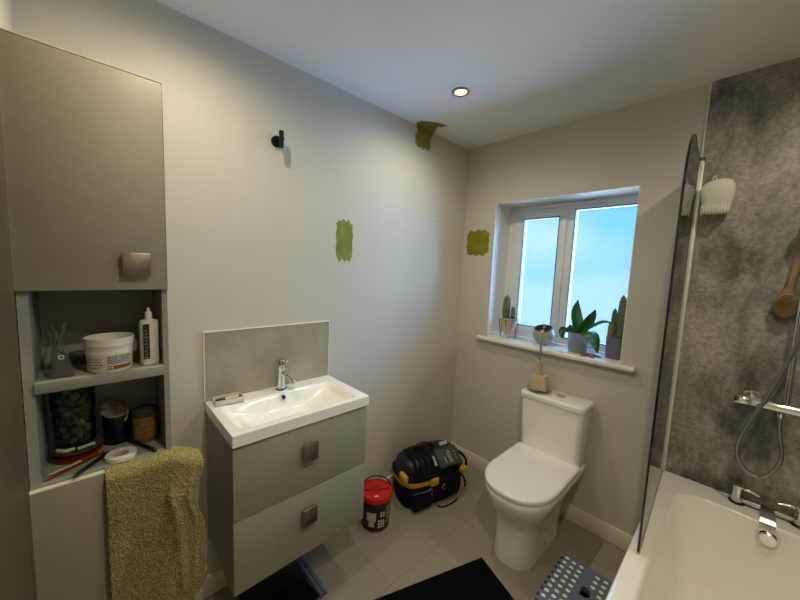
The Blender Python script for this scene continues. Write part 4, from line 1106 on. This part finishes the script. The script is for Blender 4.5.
# dark polished edge following the free side and the curve
eo = [(Ls, zb0)]+[(Ls, zb0+(zt0-rr-zb0)*k/6) for k in range(1, 7)]+[(Ls-rr+rr*math.cos(a), zt0-rr+rr*math.sin(a)) for a in [PI/2*k/16 for k in range(1, 17)]]+[(.02, zt0)]
b = BM(); rg = []
for i, (s, z) in enumerate(eo):
    cs = A+dd*s+Vector((0, 0, z)); j = min(i+1, len(eo)-1); k = max(i-1, 0)
    tv = (dd*(eo[j][0]-eo[k][0])+Vector((0, 0, eo[j][1]-eo[k][1]))).normalized(); ou = tv.cross(nn).normalized()
    w = .0036
    rg.append([cs-nn*w-ou*.002, cs+nn*w-ou*.002, cs+nn*w+ou*.002, cs-nn*w+ou*.002])
loft(b, rg)
obj('glass_edge', b, pm('dark green glass edge', (12, 18, 18), .15), t)
obj('wall_profile', rbox(BM(), (1.300, -.034, RZB+.002), (1.319, -.016, 2.055), .003), m_alu, t)
obj('hinge_profile', rbox(BM(), (1.318, -.050, RZB+.006), (1.338, -.016, 2.045), .004), pm('satin aluminium', (214, 214, 208), .4, metal=.2), t)
obj('profile_cap', rbox(BM(), (1.297, -.044, 2.045), (1.337, -.014, 2.062), .003), m_text, t)
b = BM(); loft(b, [[A+dd*s-nn*.005+Vector((0, 0, RZB+.0012)), A+dd*s+nn*.005+Vector((0, 0, RZB+.0012)), A+dd*s+nn*.005+Vector((0, 0, RZB+.016)), A+dd*s-nn*.005+Vector((0, 0, RZB+.016))] for s in (.01, Ls)])
obj('bottom_seal', b, pm('grey rubber seal', (168, 162, 148), .5), t)

# ------------------------------------------------------------------ world & portal
w = bpy.data.worlds.new('World'); S.world = w; w.use_nodes = True
N, L = w.node_tree.nodes, w.node_tree.links; N.clear()
o = N.new('ShaderNodeOutputWorld'); bg = N.new('ShaderNodeBackground'); L.new(bg.outputs[0], o.inputs[0])
tc = N.new('ShaderNodeTexCoord'); sp = N.new('ShaderNodeSeparateXYZ'); L.new(tc.outputs['Generated'], sp.inputs[0])
n1 = N.new('ShaderNodeTexNoise'); n1.inputs['Scale'].default_value = 3.2; n1.inputs['Detail'].default_value = 2; L.new(tc.outputs['Generated'], n1.inputs['Vector'])
ad = N.new('ShaderNodeMath'); ad.operation = 'MULTIPLY_ADD'; ad.inputs[1].default_value = .35; L.new(n1.outputs[0], ad.inputs[0]); L.new(sp.outputs[2], ad.inputs[2])
r = N.new('ShaderNodeValToRGB'); e = r.color_ramp.elements
e[0].position = 0; e[0].color = (.84, .94, 1, 1)
e[1].position = 1; e[1].color = (.16, .46, 1.0, 1)
for p_, c_ in ((.13, (.78, .92, 1, 1)), (.19, (.46, .72, .96, 1)), (.25, (.60, .82, .97, 1)), (.32, (.92, .96, .98, 1)), (.42, (.30, .60, .98, 1))):
    q = e.new(p_); q.color = c_
L.new(ad.outputs[0], r.inputs[0])
def mth(op, *a):
    m = N.new('ShaderNodeMath'); m.operation = op
    for i, v in enumerate(a):
        if isinstance(v, (int, float)): m.inputs[i].default_value = v
        else: L.new(v, m.inputs[i])
    return m.outputs[0]
def step(v, lo, hi, out):
    m = N.new('ShaderNodeMapRange'); m.interpolation_type = 'SMOOTHSTEP'
    m.inputs['From Min'].default_value = lo; m.inputs['From Max'].default_value = hi; m.inputs['To Max'].default_value = out
    L.new(v, m.inputs['Value']); return m.outputs[0]
# background strength raised overhead, below and towards +x, out of view, to brighten the room
side = step(sp.outputs[0], 0, .5, 17)
high = step(sp.outputs[2], .25, .55, 10)
low = step(mth('MULTIPLY', sp.outputs[2], -1), .2, .5, 9)
st = mth('ADD', mth('ADD', side, high), mth('ADD', low, .58))
lowc = N.new('ShaderNodeMix'); lowc.data_type = 'RGBA'; L.new(step(mth('MULTIPLY', sp.outputs[2], -1), .1, .3, 1), lowc.inputs[0])
cy = N.new('ShaderNodeMix'); cy.data_type = 'RGBA'
L.new(mth('MULTIPLY', step(sp.outputs[0], -.36, -.24, 1), step(sp.outputs[2], .0, .15, 1)), cy.inputs[0])
L.new(r.outputs[0], cy.inputs[6]); cy.inputs[7].default_value = (.14, .62, .98, 1)
L.new(cy.outputs[2], lowc.inputs[6]); lowc.inputs[7].default_value = (.66, .80, .95, 1)
sidec = N.new('ShaderNodeMix'); sidec.data_type = 'RGBA'; L.new(step(sp.outputs[0], 0, .4, 1), sidec.inputs[0])
L.new(lowc.outputs[2], sidec.inputs[6]); sidec.inputs[7].default_value = (.30, .58, 1, 1)
L.new(sidec.outputs[2], bg.inputs[0]); L.new(st, bg.inputs[1])
pl = bpy.data.lights.new('window_portal', 'AREA'); pl.shape = 'RECTANGLE'; pl.size = .84; pl.size_y = .95; pl.cycles.is_portal = True
po = bpy.data.objects.new('window_portal', pl); COL.objects.link(po); po.location = (.675, .29, 1.5); po.rotation_euler = (-PI/2, 0, 0)

# ------------------------------------------------------------------ camera
cam = bpy.data.cameras.new('camera'); co = bpy.data.objects.new('camera', cam); COL.objects.link(co); S.camera = co
cam.sensor_width = 36; cam.lens = 36*325.664/800; cam.clip_start = .02
yw, pt, rl = [math.radians(v) for v in (-46.48406, -5.64809, 2.40284)]
fw = Vector((math.sin(yw)*math.cos(pt), math.cos(yw)*math.cos(pt), math.sin(pt)))
rt = Vector((math.cos(yw), -math.sin(yw), 0)); up = rt.cross(fw)
r2 = rt*math.cos(rl)+up*math.sin(rl); u2 = -rt*math.sin(rl)+up*math.cos(rl)
co.matrix_world = Matrix(((r2.x, u2.x, -fw.x, 1.5207), (r2.y, u2.y, -fw.y, -2.09213), (r2.z, u2.z, -fw.z, 1.50113), (0, 0, 0, 1)))

S.view_settings.view_transform = 'Standard'; S.view_settings.look = 'None'; S.view_settings.gamma = 1; S.view_settings.exposure = .36
S.view_settings.use_curve_mapping = False
S.cycles.max_bounces = 10; S.cycles.diffuse_bounces = 6; S.cycles.transparent_max_bounces = 24; S.cycles.use_denoising = True
S.cycles.sample_clamp_indirect = 6; S.cycles.caustics_reflective = False; S.cycles.caustics_refractive = False
